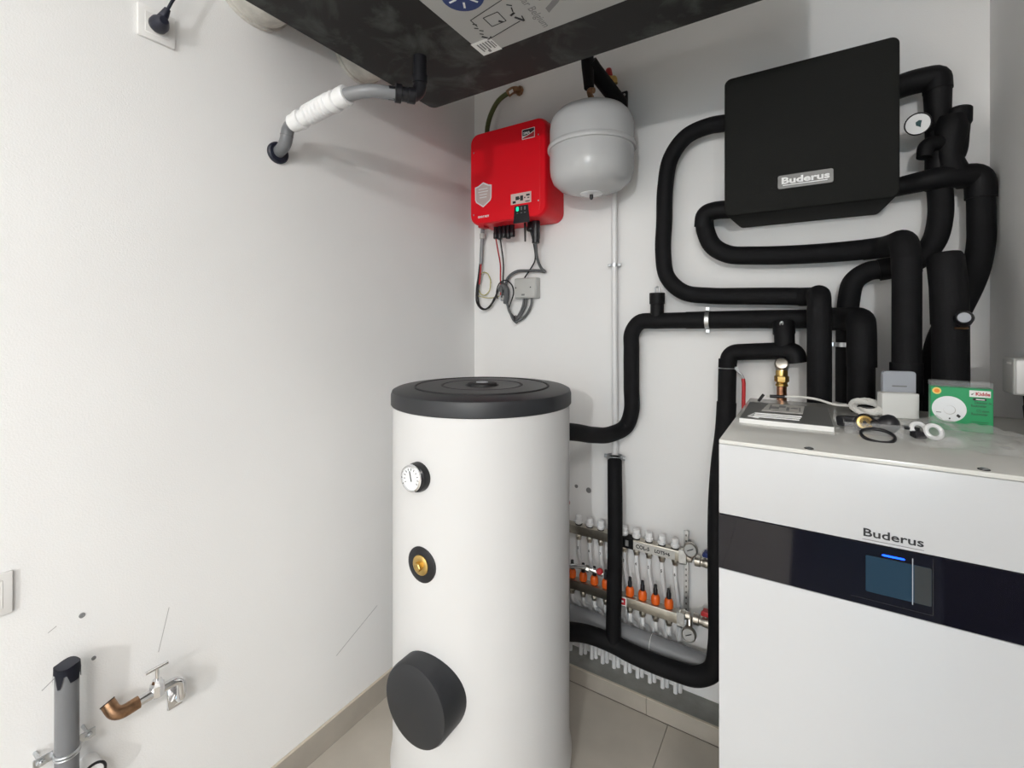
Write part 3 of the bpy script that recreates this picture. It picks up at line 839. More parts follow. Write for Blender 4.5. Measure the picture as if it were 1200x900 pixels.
# clear tray with fittings, O-ring
t = thing('clear_tray', 'clear plastic tray holding the black fittings on the cabinet top', 'tray', (1.545, -0.70, ZT))
bm = B()
tube(bm, [V((1.503, -0.742, ZT + 0.022)), V((1.503, -0.660, ZT + 0.022)), V((1.590, -0.655, ZT + 0.022)), V((1.598, -0.728, ZT + 0.022)), V((1.503, -0.742, ZT + 0.022))], 0.0018, 6)
for p, q_ in (((1.503, -0.742), (1.503, -0.66)), ((1.503, -0.66), (1.59, -0.655)), ((1.59, -0.655), (1.598, -0.728)), ((1.598, -0.728), (1.503, -0.742))):
    a, b_ = V((p[0], p[1], ZT)), V((q_[0], q_[1], ZT))
    obox(bm, (a + b_) / 2 + V((0, 0, 0.011)), b_ - a, BZ, (b_ - a).length, 0.022, 0.0008)
obj('tray_wall', bm, 'tray', t, smooth=0)
t = thing('brass_ended_fitting', 'black pipe fitting with a round brass face lying in the clear tray', 'fitting', (1.53, -0.71, ZT))
dd = V((0.80, -0.55, 0.12)).normalized()
c1 = V((1.516, -0.690, ZT + 0.016))
obj('arm', obox(B(), c1 + V((-0.004, 0.004, 0)), dd, BZ, 0.040, 0.022, 0.020, 0.004, 2), 'black', t)
dn = V((0.15, -0.95, 0.25)).normalized()
c2 = V((1.538, -0.700, ZT + 0.018))
obj('collar', lathe(B(), [(0.010, -0.016), (0.0185, -0.010), (0.0185, 0.008), (0.016, 0.010), (0.014, 0.006)], c2, dn, 22), 'black', t)
obj('brass_face', lathe(B(), [(0.014, 0.0), (0.014, 0.007), (0.010, 0.008), (0.009, 0.006), (0.0035, 0.006), (0.003, 0.002), (0, 0.002)], c2, dn, 22), 'brass', t, smooth=25)
t = thing('rubber_bellows', 'black rubber knob with a cone tip lying in the clear tray beside the brass face', 'fitting', (1.57, -0.70, ZT))
dk = V((-0.92, -0.35, 0.05)).normalized()
obj('knob', lathe(B(), [(0, -0.014), (0.012, -0.013), (0.018, -0.006), (0.0195, 0.002), (0.016, 0.012), (0.010, 0.018)], V((1.580, -0.695, ZT + 0.019)), dk, 24), 'black', t)
obj('tip', lathe(B(), [(0.010, 0.014), (0.011, 0.018), (0.008, 0.022), (0.009, 0.026), (0.004, 0.034), (0, 0.034)], V((1.580, -0.695, ZT + 0.018)), dk, 16), 'black', t)
t = obj('rubber_ring', ring(B(), (1.553, -0.772, ZT + 0.0075), (0.04, -0.30, 0.95), 0.026, 0.0032, 40, 10), 'black')
tag(t, 'black rubber sealing ring lying in front of the clear tray', 'ring')
t = obj('black_clip', obox(obox(B(), (1.612, -0.70, ZT + 0.016), (1, 0.2, 0), BZ, 0.024, 0.005, 0.020, 0.001, 1), (1.622, -0.715, ZT + 0.007), (1, 0.3, 0), BZ, 0.020, 0.013, 0.022, 0.002, 1), 'black')
tag(t, 'small black plastic clip under the edge of the clear bag', 'clip')
# two tiny clear feet
for dx, lab in ((0.0, 'left one of the two tiny clear stoppers behind the tray'), (0.017, 'right one of the two tiny clear stoppers behind the tray')):
    o = obj('clear_stopper', lathe(B(), [(0.006, 0), (0.0065, 0.003), (0.004, 0.008), (0, 0.0085)], (1.522 + dx, -0.585 - dx * 0.1, ZT), (0, 0, 1), 14), 'paper')
    tag(o, lab, 'stopper', 'clear stoppers')
# bag with white rings
for i, (x, y, R, lab) in enumerate(((1.644, -0.720, 0.0125, 'white plastic ring inside the clear bag, the nearer one'), (1.624, -0.705, 0.0115, 'pale plastic ring inside the clear bag, the farther one'))):
    o = obj('plastic_ring', ring(B(), (x, y, ZT + 0.016), (0.25, -0.85, 0.45), R, 0.0042, 30, 8), 'whiteplastic')
    tag(o, lab, 'ring', 'plastic rings in the bag')
bm = B()
NX, NY = 40, 26
g_ = []
for j in range(NY + 1):
    row = []
    for i in range(NX + 1):
        u, v_ = i / NX, j / NY
        x = 1.605 + 0.235 * u + 0.018 * math.sin(v_ * 5 + 1) * (1 - u)
        y = -0.815 + 0.02 * u + (0.265 - 0.09 * u) * v_ + 0.014 * math.sin(u * 9)
        e = min(u, 1 - u, v_, 1 - v_) * 4
        h = 0.030 * math.exp(-((u - 0.20) ** 2 / 0.02 + (v_ - 0.50) ** 2 / 0.06)) + 0.018 * math.exp(-((u - 0.5) ** 2 / 0.05 + (v_ - 0.75) ** 2 / 0.03))
        z = ZT + 0.0015 + h * min(1, e) + (0.0035 * (1 + math.sin(u * 31 + v_ * 17 + 3 * math.sin(v_ * 9))) + 0.003 * (1 + math.sin(v_ * 37 - u * 23))) * min(1, e + 0.2)
        row.append(bm.verts.new((x, y, z)))
    g_.append(row)
for j in range(NY):
    for i in range(NX):
        bm.faces.new((g_[j][i], g_[j][i + 1], g_[j + 1][i + 1], g_[j + 1][i]))
t = obj('clear_bag', bm, 'bag', smooth=80)
tag(t, 'crumpled clear plastic bag lying in front of the green carton', 'bag')

# green smoke alarm carton
A0, A1 = V((1.662, -0.586, ZT)), V((1.757, -0.593, ZT))
ga = (A1 - A0).normalized()
gn = V((ga.y, -ga.x, 0))          # faces the room
if gn.y > 0:
    gn = -gn
gw, gh = (A1 - A0).length, 0.0905
t = thing('alarm_carton', 'green carton with a picture of a round white alarm standing by the right wall', 'carton', (A0 + A1) / 2)
ctr = (A0 + A1) / 2 - gn * 0.017
obj('carton_body', obox(B(), ctr + V((0, 0, gh / 2)), ga, gn, gw, 0.034, gh, 0.001, 1), 'green', t, smooth=20)
obj('clear_sleeve', obox(B(), ctr + V((0, 0, gh + 0.006)), ga, gn, gw * 1.01, 0.035, 0.012, 0.001, 1), 'tray', t, smooth=20)
def gp(u, z_, d=0.0):
    return A0 + ga * (u * gw) + V((0, 0, z_ * gh)) + gn * d
alarm = obj('alarm_picture', prism(B(), [(0.0270 * math.cos(2 * PI * k / 40), 0.0270 * math.sin(2 * PI * k / 40)) for k in range(40)], gp(0.305, 0.49, -0.0002), ga, BZ, 0.0008), 'dialwhite', t, smooth=0)
obj('alarm_button', prism(B(), [(0.0095 * math.cos(2 * PI * k / 24), 0.0095 * math.sin(2 * PI * k / 24)) for k in range(24)], gp(0.315, 0.47, 0.0002), ga, BZ, 0.0012), 'cardgrey', alarm, smooth=0)
obj('alarm_button_face', prism(B(), [(0.0088 * math.cos(2 * PI * k / 24), 0.0088 * math.sin(2 * PI * k / 24)) for k in range(24)], gp(0.309, 0.475, 0.0009), ga, BZ, 0.0008), 'dialwhite', alarm, smooth=0)
bm = B()
for k in range(4):
    obox(bm, gp(0.44 + 0.012 * k, 0.36 - 0.012 * k, 0.0008), (0.6, 0, 1), gn, 0.005, 0.0006, 0.0016)
obox(bm, gp(0.135, 0.40, 0.0008), ga, gn, 0.008, 0.0006, 0.0012)
obox(bm, gp(0.315, 0.27, 0.0008), ga, gn, 0.0025, 0.0006, 0.003)
obj('alarm_slots', bm, 'print', alarm, smooth=0)
st = obj('round_sticker', prism(B(), [(0.0072 * math.cos(2 * PI * k / 24), 0.0072 * math.sin(2 * PI * k / 24)) for k in range(24)], gp(0.105, 0.90, -0.0002), ga, BZ, 0.0007), 'yellowsticker', t, smooth=0, label='small orange round sticker')
obj('sticker_centre', prism(B(), [(0.0045 * math.cos(2 * PI * k / 20), 0.0043 * math.sin(2 * PI * k / 20)) for k in range(20)], gp(0.105, 0.90, 0.0003), ga, BZ, 0.0006), 'orangesticker', st, smooth=0)
lg = obj('logo_label', prism(B(), rrect(gw * 0.33, 0.0135, 0.0005, 2), gp(0.795, 0.88, -0.0002), ga, BZ, 0.0007), 'paper', t, smooth=0)
text('logo_lettering', 'Kidde', 0.0095, 'reddark', lg, gp(0.725, 0.845, 0.0006), ga, BZ, 0.95, 0.0003, 0.0002)
obj('logo_mark', prism(B(), [(-0.003, -0.0012), (-0.0012, -0.003), (0.0032, 0.0034), (0.0012, 0.0010)], gp(0.685, 0.88, 0.0004), ga, BZ, 0.0004), 'print', lg, smooth=0)
pl_ = obj('model_strip', prism(B(), rrect(gw * 0.21, 0.005, 0.002, 3), gp(0.79, 0.755, -0.0002), ga, BZ, 0.0006), 'print', t, smooth=0)
obj('model_print', prism(B(), rrect(0.013, 0.0018, 0.0004, 2), gp(0.80, 0.755, 0.0002), ga, BZ, 0.0006), 'paper', pl_, smooth=0)
bm = B()
for (s_, u0, z_) in (('D\u00e9tecteur de', 0.71, 0.655), ('Rookmelder', 0.655, 0.58), ('CO alarm', 0.74, 0.47), ('Rauchmelder', 0.66, 0.395)):
    text('carton_print', s_, 0.0074, None, None, gp(u0, z_, 0.0001), ga, BZ, 0.62, 0.0001, 0.0003, 'LEFT', bm)
for z_, w_ in ((0.24, 0.27), (0.20, 0.25), (0.12, 0.16)):
    obox(bm, gp(0.66 + w_ / 2, z_, 0.0001), ga, gn, w_ * gw, 0.0006, 0.0010)
obj('carton_print', bm, 'dgreen', t, smooth=0)

# ---------------------------------------------------------------- box on the right wall
t = thing('wall_connection_box', 'white plastic connection box on the right wall above the cabinet', 'connection box', (1.87, -0.32, 1.33))
hb = obj('housing', box(B(), (1.847, -0.362, 1.333), (1.8945, -0.285, 1.420), 0.006, 3), 'jbox', t, label='white housing')
obj('cover_plate', box(B(), (1.851, -0.3655, 1.337), (1.892, -0.358, 1.416), 0.003, 2), 'socket', t)
obj('arrow_mark', prism(B(), [(-0.010, -0.010), (0.011, 0), (-0.010, 0.010)], (1.8472, -0.322, 1.378), (0, -1, 0), BZ, -0.0006), 'socket', hb, smooth=0)
obj('slot', box(B(), (1.8465, -0.35, 1.405), (1.848, -0.32, 1.410)), 'socket', hb, smooth=0)
obj('screw', cyl(B(), (1.876, -0.364, 1.402), (1.876, -0.3668, 1.402), 0.003, seg=10), 'cablegrey', t)
t = obj('drop_cable', tube(B(), smooth_path([(1.880, -0.325, 1.334), (1.880, -0.330, 1.31), (1.879, -0.345, 1.27), (1.878, -0.36, 1.22), (1.880, -0.32, 1.0)]), lambda u: 0.0095 if u > 0.25 else 0.0075, 10), 'cableblack')
tag(t, 'thick black cable dropping from the connection box behind the cabinet edge', 'cable')

# ---------------------------------------------------------------- red inverter
IX0, IX1, IY, IZ0, IZ1 = 0.102, 0.508, -0.172, 1.962, 2.388
t = thing('solar_inverter', 'bright red solar inverter mounted high in the back corner', 'inverter', (0.305, -0.08, IZ0))
bm = B()
prism(bm, rrect(IX1 - IX0, IZ1 - IZ0, 0.038, 7), ((IX0 + IX1) / 2, -0.004, (IZ0 + IZ1) / 2), BX, BZ, 0.100)
for v_ in bm.verts:
    pass
me_loops = []
# body: back shell, then a slightly smaller raised front with soft shoulders
prof = [(0.0, 1.0), (0.095, 1.0), (0.150, 0.995), (0.162, 0.985), (0.168, 0.965)]
bm.free()
bm = B()
rings_ = []
for d, s_ in prof:
    pts = rrect((IX1 - IX0) * s_, (IZ1 - IZ0) * s_, 0.042, 7)
    rings_.append([bm.verts.new(((IX0 + IX1) / 2 + x, -0.004 - d, (IZ0 + IZ1) / 2 + z_)) for x, z_ in pts])
for a, b_ in zip(rings_[:-1], rings_[1:]):
    n = len(a)
    for k in range(n):
        bm.faces.new((a[k], a[(k + 1) % n], b_[(k + 1) % n], b_[k]))
bm.faces.new(rings_[0])
bm.faces.new(rings_[-1])
hs = obj('housing', bm, 'red', t, smooth=35)
obj('foot', box(B(), (IX0 + 0.03, -0.15, IZ0 - 0.008), (IX0 + 0.062, -0.10, IZ0 + 0.02), 0.003, 1), 'reddark', t)
obj('cover_ridge', tube(B(), [(0.478, IY - 0.0005, 2.335), (0.478, IY - 0.0005, 2.02), (0.474, IY, 1.99)], 0.0022, 8), 'red', hs)
FY = IY - 0.0004
lg = obj('logo_plate', prism(B(), rrect(0.064, 0.044, 0.002, 2), (0.421, FY, 2.327), BX, BZ, 0.0010), 'dialwhite', t, smooth=0)
obj('logo_field', prism(B(), [(-0.029, -0.006), (-0.012, -0.006), (0.010, 0.000), (0.029, 0.008), (0.029, 0.019), (-0.029, 0.019)], (0.421, FY - 0.0009, 2.327), BX, BZ, 0.0006), 'print', lg, smooth=0)
obj('logo_swoosh', prism(B(), [(-0.029, -0.019), (0.029, -0.019), (0.029, 0.004), (0.010, -0.004), (-0.012, -0.010), (-0.029, -0.016)], (0.421, FY - 0.0009, 2.327), BX, BZ, 0.0006), 'reddark', lg, smooth=0)
text('logo_lettering', 'SMA', 0.016, 'dialwhite', lg, (0.396, FY - 0.0018, 2.3255), BX, BZ, 1.1, 0.0004, 0.0003)
sh = [(-0.047, 0.042), (-0.030, 0.045), (0.0, 0.060), (0.030, 0.045), (0.047, 0.042), (0.046, -0.018), (0.040, -0.030), (0.0, -0.056), (-0.040, -0.030), (-0.046, -0.018)]
s1 = obj('shield_sticker', prism(B(), sh, (0.180, FY, 2.095), BX, BZ, 0.0009), 'dialwhite', t, smooth=0, label='pale shield-shaped sticker')
obj('shield_centre', prism(B(), [(x * 0.88, y * 0.88) for x, y in sh], (0.180, FY - 0.0008, 2.095), BX, BZ, 0.0006), 'silver', s1, smooth=0)
bm = B()
for k, w_ in enumerate((0.050, 0.056, 0.044, 0.040)):
    box(bm, (0.180 - w_ / 2, FY - 0.0018, 2.122 - k * 0.013), (0.180 + w_ / 2, FY - 0.0012, 2.126 - k * 0.013))
obj('shield_print', bm, 'dialwhite', s1, smooth=0)
l1 = obj('picture_label', prism(B(), rrect(0.104, 0.047, 0.001, 2), (0.383, FY, 2.052), BX, BZ, 0.0009), 'palered', t, smooth=0, label='white instruction label')
bm = B()
for (x, z_, w_, h_) in ((-0.034, -0.014, 0.016, 0.010), (-0.018, 0.002, 0.018, 0.016), (0.004, 0.0, 0.015, 0.022), (0.034, -0.017, 0.022, 0.004), (0.020, 0.0, 0.006, 0.006), (-0.008, 0.0, 0.005, 0.006), (0.036, 0.010, 0.018, 0.008), (0.038, -0.002, 0.010, 0.004)):
    box(bm, (0.383 + x - w_ / 2, FY - 0.0014, 2.052 + z_ - h_ / 2), (0.383 + x + w_ / 2, FY - 0.0008, 2.052 + z_ + h_ / 2))
obj('label_pictures', bm, 'print', l1, smooth=0)
dp = obj('status_panel', prism(B(), [(-0.040, -0.040), (0.044, -0.040), (0.036, 0.036), (-0.033, 0.036)], (0.384, FY, 1.984), BX, BZ, 0.0015), 'black', t, smooth=0)
obj('status_light', prism(B(), rrect(0.014, 0.020, 0.006, 4), (0.366, FY - 0.0014, 2.006), BX, BZ, 0.0008), 'led_green', dp, smooth=0, label='lit green status light')
bm = B()
for x in (0.386, 0.404):
    box(bm, (x - 0.0025, FY - 0.0022, 1.999), (x + 0.0025, FY - 0.0012, 2.014))
for x in (0.366, 0.386, 0.404):
    box(bm, (x - 0.004, FY - 0.0022, 1.986), (x + 0.004, FY - 0.0012, 1.989))
obj('status_marks', bm, 'greyprint', dp, smooth=0)
text('model_lettering', 'SUNNY BOY', 0.0135, 'dialwhite', t, (0.150, FY - 0.0004, 1.992), BX, BZ, 0.82, 0.0004, 0.0004)
for x, z_ in ((0.125, 2.300), (0.125, 2.010), (0.470, 2.312), (0.470, 2.030)):
    obj('screw', cyl(B(), (x, IY + 0.002, z_), (x, IY - 0.001, z_), 0.0035, seg=10), 'galv', t)
for k in range(5):
    x = 0.190 + 0.0235 * k
    obj('plug_connector', lathe(B(), [(0.0105, -0.02), (0.0105, 0.028), (0.012, 0.030), (0.012, 0.052 + 0.006 * (k % 2)), (0.009, 0.056 + 0.006 * (k % 2)), (0, 0.056 + 0.006 * (k % 2))], (x, -0.085, IZ0), (0, 0, -1), 14), 'black', t)
obj('antenna', tube(B(), [(0.355, -0.09, IZ0 + 0.01), (0.355, -0.09, IZ0 - 0.03), (0.356, -0.09, IZ0 - 0.085)], lambda u: 0.0065 - 0.0025 * u, 10), 'black', t)
obj('data_plug', lathe(B(), [(0.016, -0.02), (0.016, 0.018), (0.019, 0.022), (0.019, 0.036), (0.012, 0.042), (0, 0.042)], (0.384, -0.09, IZ0), (0, 0, -1), 18), 'black', t)
obj('mains_plug', lathe(B(), [(0.017, -0.03), (0.018, 0.0), (0.0195, 0.004), (0.0195, 0.075), (0.0175, 0.082), (0.0175, 0.098), (0.008, 0.102), (0, 0.102)], (0.414, -0.095, IZ0), (0, 0, -1), 22), 'black', t)
obj('side_button', cyl(B(), (IX0 - 0.006, -0.09, 2.05), (IX0 + 0.005, -0.09, 2.05), 0.012, seg=14), 'black', t)

# wiring below the inverter
def cable(name, label, pts, r, m, parent=None, n=8):
    o = obj(name, tube(B(), smooth_path(pts, n), r, 9), m, parent, smooth=60)
    if parent is None:
        tag(o, label, 'cable')
    return o
t = thing('wire_conduit', 'short grey conduit below the inverter left edge with dark wires hanging out', 'conduit', (0.062, -0.03, 1.6))
obj('pipe', tube(B(), [(0.074, -0.03, IZ0 + 0.02), (0.062, -0.028, 1.80)], 0.0095, 12), 'pvc2', t)
obj('collar', lathe(B(), [(0.0095, 0), (0.015, 0.002), (0.015, 0.026), (0.012, 0.028)], (0.073, -0.03, 1.925), seg=14), 'jbox', t)
cable('wire', None, [(0.062, -0.028, 1.805), (0.056, -0.026, 1.76), (0.046, -0.026, 1.70), (0.042, -0.026, 1.63), (0.058, -0.030, 1.588), (0.092, -0.03, 1.575), (0.132, -0.03, 1.605), (0.162, -0.03, 1.655), (0.185, -0.026, 1.705)], 0.0048, 'cableblack', t)
cable('wire', None, [(0.058, -0.032, 1.805), (0.050, -0.034, 1.74), (0.038, -0.034, 1.67), (0.040, -0.034, 1.61), (0.075, -0.036, 1.575), (0.118, -0.036, 1.583), (0.150, -0.036, 1.63)], 0.0042, 'cableblack', t)
cable('red_wire', None, [(0.066, -0.034, 1.80), (0.064, -0.036, 1.755), (0.056, -0.034, 1.70)], 0.0045, 'cablered', t)
pts = [(0.074 + 0.040 * math.cos(2 * PI * k / 20), -0.016 - 0.002 * (k % 3), 1.703 + 0.058 * math.sin(2 * PI * k / 20)) for k in range(23)]
o = obj('earth_wire', tube(B(), pts, 0.0026, 8), 'cableyg')
tag(o, 'thin yellow-green wire looped in a ring beside the corner', 'wire')
o = obj('cable_tie_wire', tube(B(), smooth_path([(0.045, -0.028, 1.642), (0.09, -0.02, 1.632), (0.14, -0.02, 1.632), (0.185, -0.03, 1.64)]), 0.0022, 7), 'cableyg')
tag(o, 'thin pale wire stretched sideways to the grey cable bundle', 'wire')
cable('solar_cable', 'red solar cable hanging from the plugs under the inverter', [(0.190, -0.085, IZ0 - 0.05), (0.191, -0.07, 1.86), (0.186, -0.04, 1.79), (0.180, -0.03, 1.72), (0.182, -0.03, 1.66), (0.178, -0.03, 1.62)], 0.0035, 'cablered')
cable('solar_cable', 'black solar cable hanging beside the red one under the inverter', [(0.2135, -0.085, IZ0 - 0.05), (0.214, -0.07, 1.86), (0.208, -0.045, 1.79), (0.200, -0.036, 1.72), (0.196, -0.034, 1.66), (0.188, -0.034, 1.63)], 0.0035, 'cableblack')
cable('data_cable', 'thin black cable swinging from the data plug to the grey box', [(0.384, -0.09, IZ0 - 0.04), (0.388, -0.07, 1.87), (0.380, -0.04, 1.80), (0.350, -0.03, 1.76), (0.318, -0.03, 1.72), (0.308, -0.03, 1.705)], 0.0035, 'cableblack')
cable('mains_cable', 'grey mains cable from the large plug arching left to the cable bundle', [(0.414, -0.095, IZ0 - 0.10), (0.402, -0.06, 1.80), (0.410, -0.035, 1.757), (0.425, -0.030, 1.742), (0.395, -0.028, 1.748), (0.330, -0.026, 1.752), (0.27, -0.026, 1.752), (0.222, -0.026, 1.725), (0.205, -0.026, 1.68), (0.198, -0.03, 1.64)], 0.0068, 'cablegrey')
cable('loop_cable', 'thin black cable looping over the grey cable bundle', [(0.165, -0.034, 1.625), (0.160, -0.034, 1.66), (0.178, -0.034, 1.70), (0.215, -0.034, 1.712), (0.25, -0.034, 1.685), (0.258, -0.034, 1.65), (0.245, -0.034, 1.61), (0.228, -0.034, 1.57)], 0.0032, 'cableblack')
jb = thing('junction_box', 'square light grey junction box on the back wall below the inverter', 'junction box', (0.325, -0.03, 1.62))
obj('housing', box(B(), (0.266, -0.040, 1.622), (0.386, -0.001, 1.718), 0.004, 2), 'jbox', jb)
obj('cover', box(B(), (0.270, -0.046, 1.626), (0.382, -0.038, 1.714), 0.004, 2), 'jbox', jb)
for x, z_ in ((0.278, 1.672), (0.358, 1.672)):
    obj('screw', cyl(B(), (x, -0.044, z_), (x, -0.0475, z_), 0.003, seg=8), 'print', jb)
obj('cover_mark', box(B(), (0.310, -0.0472, 1.634), (0.326, -0.0455, 1.642)), 'greyprint', jb, smooth=0)
for i, (x, x2, lab) in enumerate(((0.308, 0.258, 'grey cable from the junction box bottom, left of the pair'), (0.322, 0.262, 'grey cable from the junction box bottom, middle of the three'), (0.352, 0.270, 'grey cable from the junction box bottom, right outer one'))):
    cable('box_cable', lab, [(x, -0.022, 1.626), (x - 0.004, -0.022, 1.59), (x - 0.025 - 0.008 * i, -0.022, 1.548 - 0.006 * i), (0.268, -0.024 - 0.006 * i, 1.530 - 0.008 * i), (0.232 + 0.004 * i, -0.024 - 0.006 * i, 1.555), (0.216 + 0.003 * i, -0.024 - 0.006 * i, 1.60), (0.208 + 0.002 * i, -0.026 - 0.006 * i, 1.655), (0.200, -0.026 - 0.006 * i, 1.685)], 0.0058, 'cablegrey')
o = obj('cable_tie', ring(B(), (0.268, -0.028, 1.523), (1, 0, 0.1), 0.018, 0.0022, 18, 6), 'cableblack')
tag(o, 'small black cable tie round the lowest bend of the grey cables', 'cable tie')
bm = B()
tube(bm, smooth_path([(0.190, -0.040, 1.66), (0.205, -0.044, 1.683), (0.222, -0.044, 1.67), (0.222, -0.04, 1.63), (0.214, -0.035, 1.60)]), lambda u: 0.016 - 0.004 * u, 12)
o = obj('cable_gland', bm, 'cablegrey')
tag(o, 'thick grey sleeve gathering the cables left of the junction box', 'cable sleeve')
o = obj('metal_bracket', ring(B(), (0.192, -0.030, 1.628), (0.3, -1, 0), 0.013, 0.004, 18, 8), 'galv')
tag(o, 'small metal eyelet under the grey cable sleeve', 'bracket')

# green hose above the inverter
t = thing('green_hose', 'olive green hose leading from the wall fitting down behind the red inverter', 'hose', (0.17, -0.06, 2.4))
obj('hose', tube(B(), smooth_path([(0.243, -0.045, 2.605), (0.222, -0.05, 2.598), (0.190, -0.06, 2.575), (0.158, -0.07, 2.525), (0.140, -0.08, 2.46), (0.135, -0.085, 2.36)]), 0.0115, 12), 'greenhose', t)
ft = obj('elbow_fitting', tube(B(), fillet([(0.232, -0.045, 2.602), (0.262, -0.040, 2.618), (0.285, -0.004, 2.618)], 0.018), 0.017, 12), 'oldcopper', t)
obj('fitting_nut', lathe(B(), [(0.022, 0), (0.022, 0.016)], (0.276, -0.02, 2.618), (0.4, 1, 0), 6), 'oldcopper', ft, smooth=20)
obj('paper_tag', obox(B(), (0.262, -0.062, 2.598), (1, 0, 0.3), (0, 0, 1), 0.022, 0.016, 0.001), 'paper', ft, smooth=0)

# ---------------------------------------------------------------- expansion vessel
VX, VY = 0.730, -0.215
t = thing('expansion_vessel', 'pale grey rounded expansion vessel hanging on the back wall beside the inverter', 'expansion vessel', (VX, VY, 2.0))
VR = 0.161
obj('upper_shell', lathe(B(), [(VR, 2.176), (VR, 2.262), (VR * 0.985, 2.280), (VR * 0.93, 2.302), (VR * 0.82, 2.321), (VR * 0.65, 2.335), (VR * 0.4, 2.344), (0.02, 2.347), (0, 2.347)], (VX, VY, 0), seg=64), 'vessel', t, smooth=60)
obj('lower_shell', lathe(B(), [(0, 2.008), (0.05, 2.010), (VR * 0.5, 2.016), (VR * 0.76, 2.030), (VR * 0.92, 2.054), (VR * 0.985, 2.082), (VR, 2.108), (VR, 2.19)], (VX, VY, 0), seg=64), 'vessel', t, smooth=60)
obj('rim', lathe(B(), [(VR - 0.004, 2.172), (VR + 0.007, 2.173), (VR + 0.010, 2.178), (VR + 0.010, 2.186), (VR + 0.007, 2.192), (VR - 0.002, 2.193)], (VX, VY, 0), seg=64), 'vessel', t)
ps = obj('valve_plate', lathe(B(), [(0.044, 2.013), (0.044, 2.008), (0.036, 2.005), (0, 2.005)], (VX, VY, 0), seg=28), 'dialwhite', t, label='white valve plate under the vessel')
obj('valve_cap', lathe(B(), [(0.007, 2.006), (0.0075, 1.992), (0.004, 1.986), (0, 1.986)], (VX, VY, 0), seg=12), 'black', t)
# bracket and fittings above the vessel
t = thing('vessel_bracket', 'black slanted mounting arm with a wall plate above the grey vessel', 'bracket', (0.75, -0.1, 2.45))
obj('arm', tube(B(), [(0.712, -0.19, 2.535), (0.722, -0.165, 2.515), (0.762, -0.065, 2.452), (0.782, -0.020, 2.420)], 0.031, 14), 'tape', t)
obj('arm_head', tube(B(), smooth_path([(0.716, -0.205, 2.43), (0.712, -0.20, 2.47), (0.706, -0.195, 2.52), (0.704, -0.195, 2.57)]), lambda u: 0.020 + 0.006 * u, 14), 'tape', t)
obj('wall_plate', box(B(), (0.752, -0.014, 2.385), (0.806, -0.001, 2.478), 0.002, 1), 'black', t)
obj('plate_screw', cyl(B(), (0.795, -0.013, 2.462), (0.795, -0.018, 2.462), 0.005, seg=10), 'galv', t)
t = thing('safety_valve', 'brass safety valve with a red cap on the arm above the vessel', 'valve', (0.741, -0.055, 2.47))
obj('body', lathe(B(), [(0.010, 0), (0.011, 0.03), (0.0155, 0.034), (0.0155, 0.050), (0.012, 0.056)], (0.742, -0.055, 2.478), seg=16), 'brass', t)
obj('side_port', tube(B(), fillet([(0.742, -0.055, 2.520), (0.768, -0.060, 2.522), (0.770, -0.060, 2.495)], 0.012), 0.011, 14), 'brass', t)
obj('red_cap', lathe(B(), [(0.016, 0), (0.0165, 0.004), (0.012, 0.030), (0.009, 0.034), (0, 0.034)], (0.741, -0.055, 2.534), seg=16), 'handle_red', t)
t = thing('vessel_connector', 'small copper connector on top of the grey vessel', 'connector', (0.730, -0.215, 2.345))
obj('nut', lathe(B(), [(0.016, 0), (0.018, 0.003), (0.018, 0.024), (0.014, 0.028), (0.010, 0.045)], (0.729, -0.215, 2.346), seg=6), 'oldcopper', t, smooth=20)
obj('elbow', tube(B(), fillet([(0.729, -0.216, 2.38), (0.722, -0.220, 2.412), (0.744, -0.225, 2.404)], 0.010), 0.011, 12), 'oldcopper', t)

# ---------------------------------------------------------------- ventilation unit under the ceiling
UX0, UX1, UY0, UY1, UZ0, UZ1 = 0.283, 1.50, -1.345, -0.630, 2.285, 2.60
t = thing('ventilation_unit', 'large black foam ventilation unit hung below the ceiling with a grey label underneath', 'ventilation unit', ((UX0 + UX1) / 2, (UY0 + UY1) / 2, UZ0))
uw, ud = UX1 - UX0, UY1 - UY0
bm = loft(B(), ((UX0 + UX1) / 2, (UY0 + UY1) / 2, UZ0), (1, 0, 0), (0, 1, 0), [(uw - 0.010, ud - 0.010, 0.022, 0.0, 0, 0), (uw - 0.003, ud - 0.003, 0.026, 0.0025, 0, 0), (uw, ud, 0.028, 0.007, 0, 0), (uw, ud, 0.028, UZ1 - UZ0, 0, 0)])
obj('body', bm, 'dustyfoam', t, smooth=30)
for x, y in ((0.40, -0.75), (1.38, -0.75), (0.40, -1.22), (1.38, -1.22)):
    obj('hanger_rod', cyl(B(), (x, y, UZ1 - 0.02), (x, y, RH), 0.005, seg=8), 'galv', t)
LZ = UZ0 + 0.0004
lb = obj('label', prism(B(), [(0.646, -1.30), (0.646, -0.813), (1.14, -0.813), (1.14, -1.30)], (0, 0, LZ), (1, 0, 0), (0, 1, 0), -0.0016), 'labelgrey', t, smooth=0, label='large silver grey label')
LF = LZ - 0.0016
def up_prism(bm, poly, d=0.0006):
    prism(bm, poly, (0, 0, LF + 0.0002), (0, 1, 0), (1, 0, 0), d)
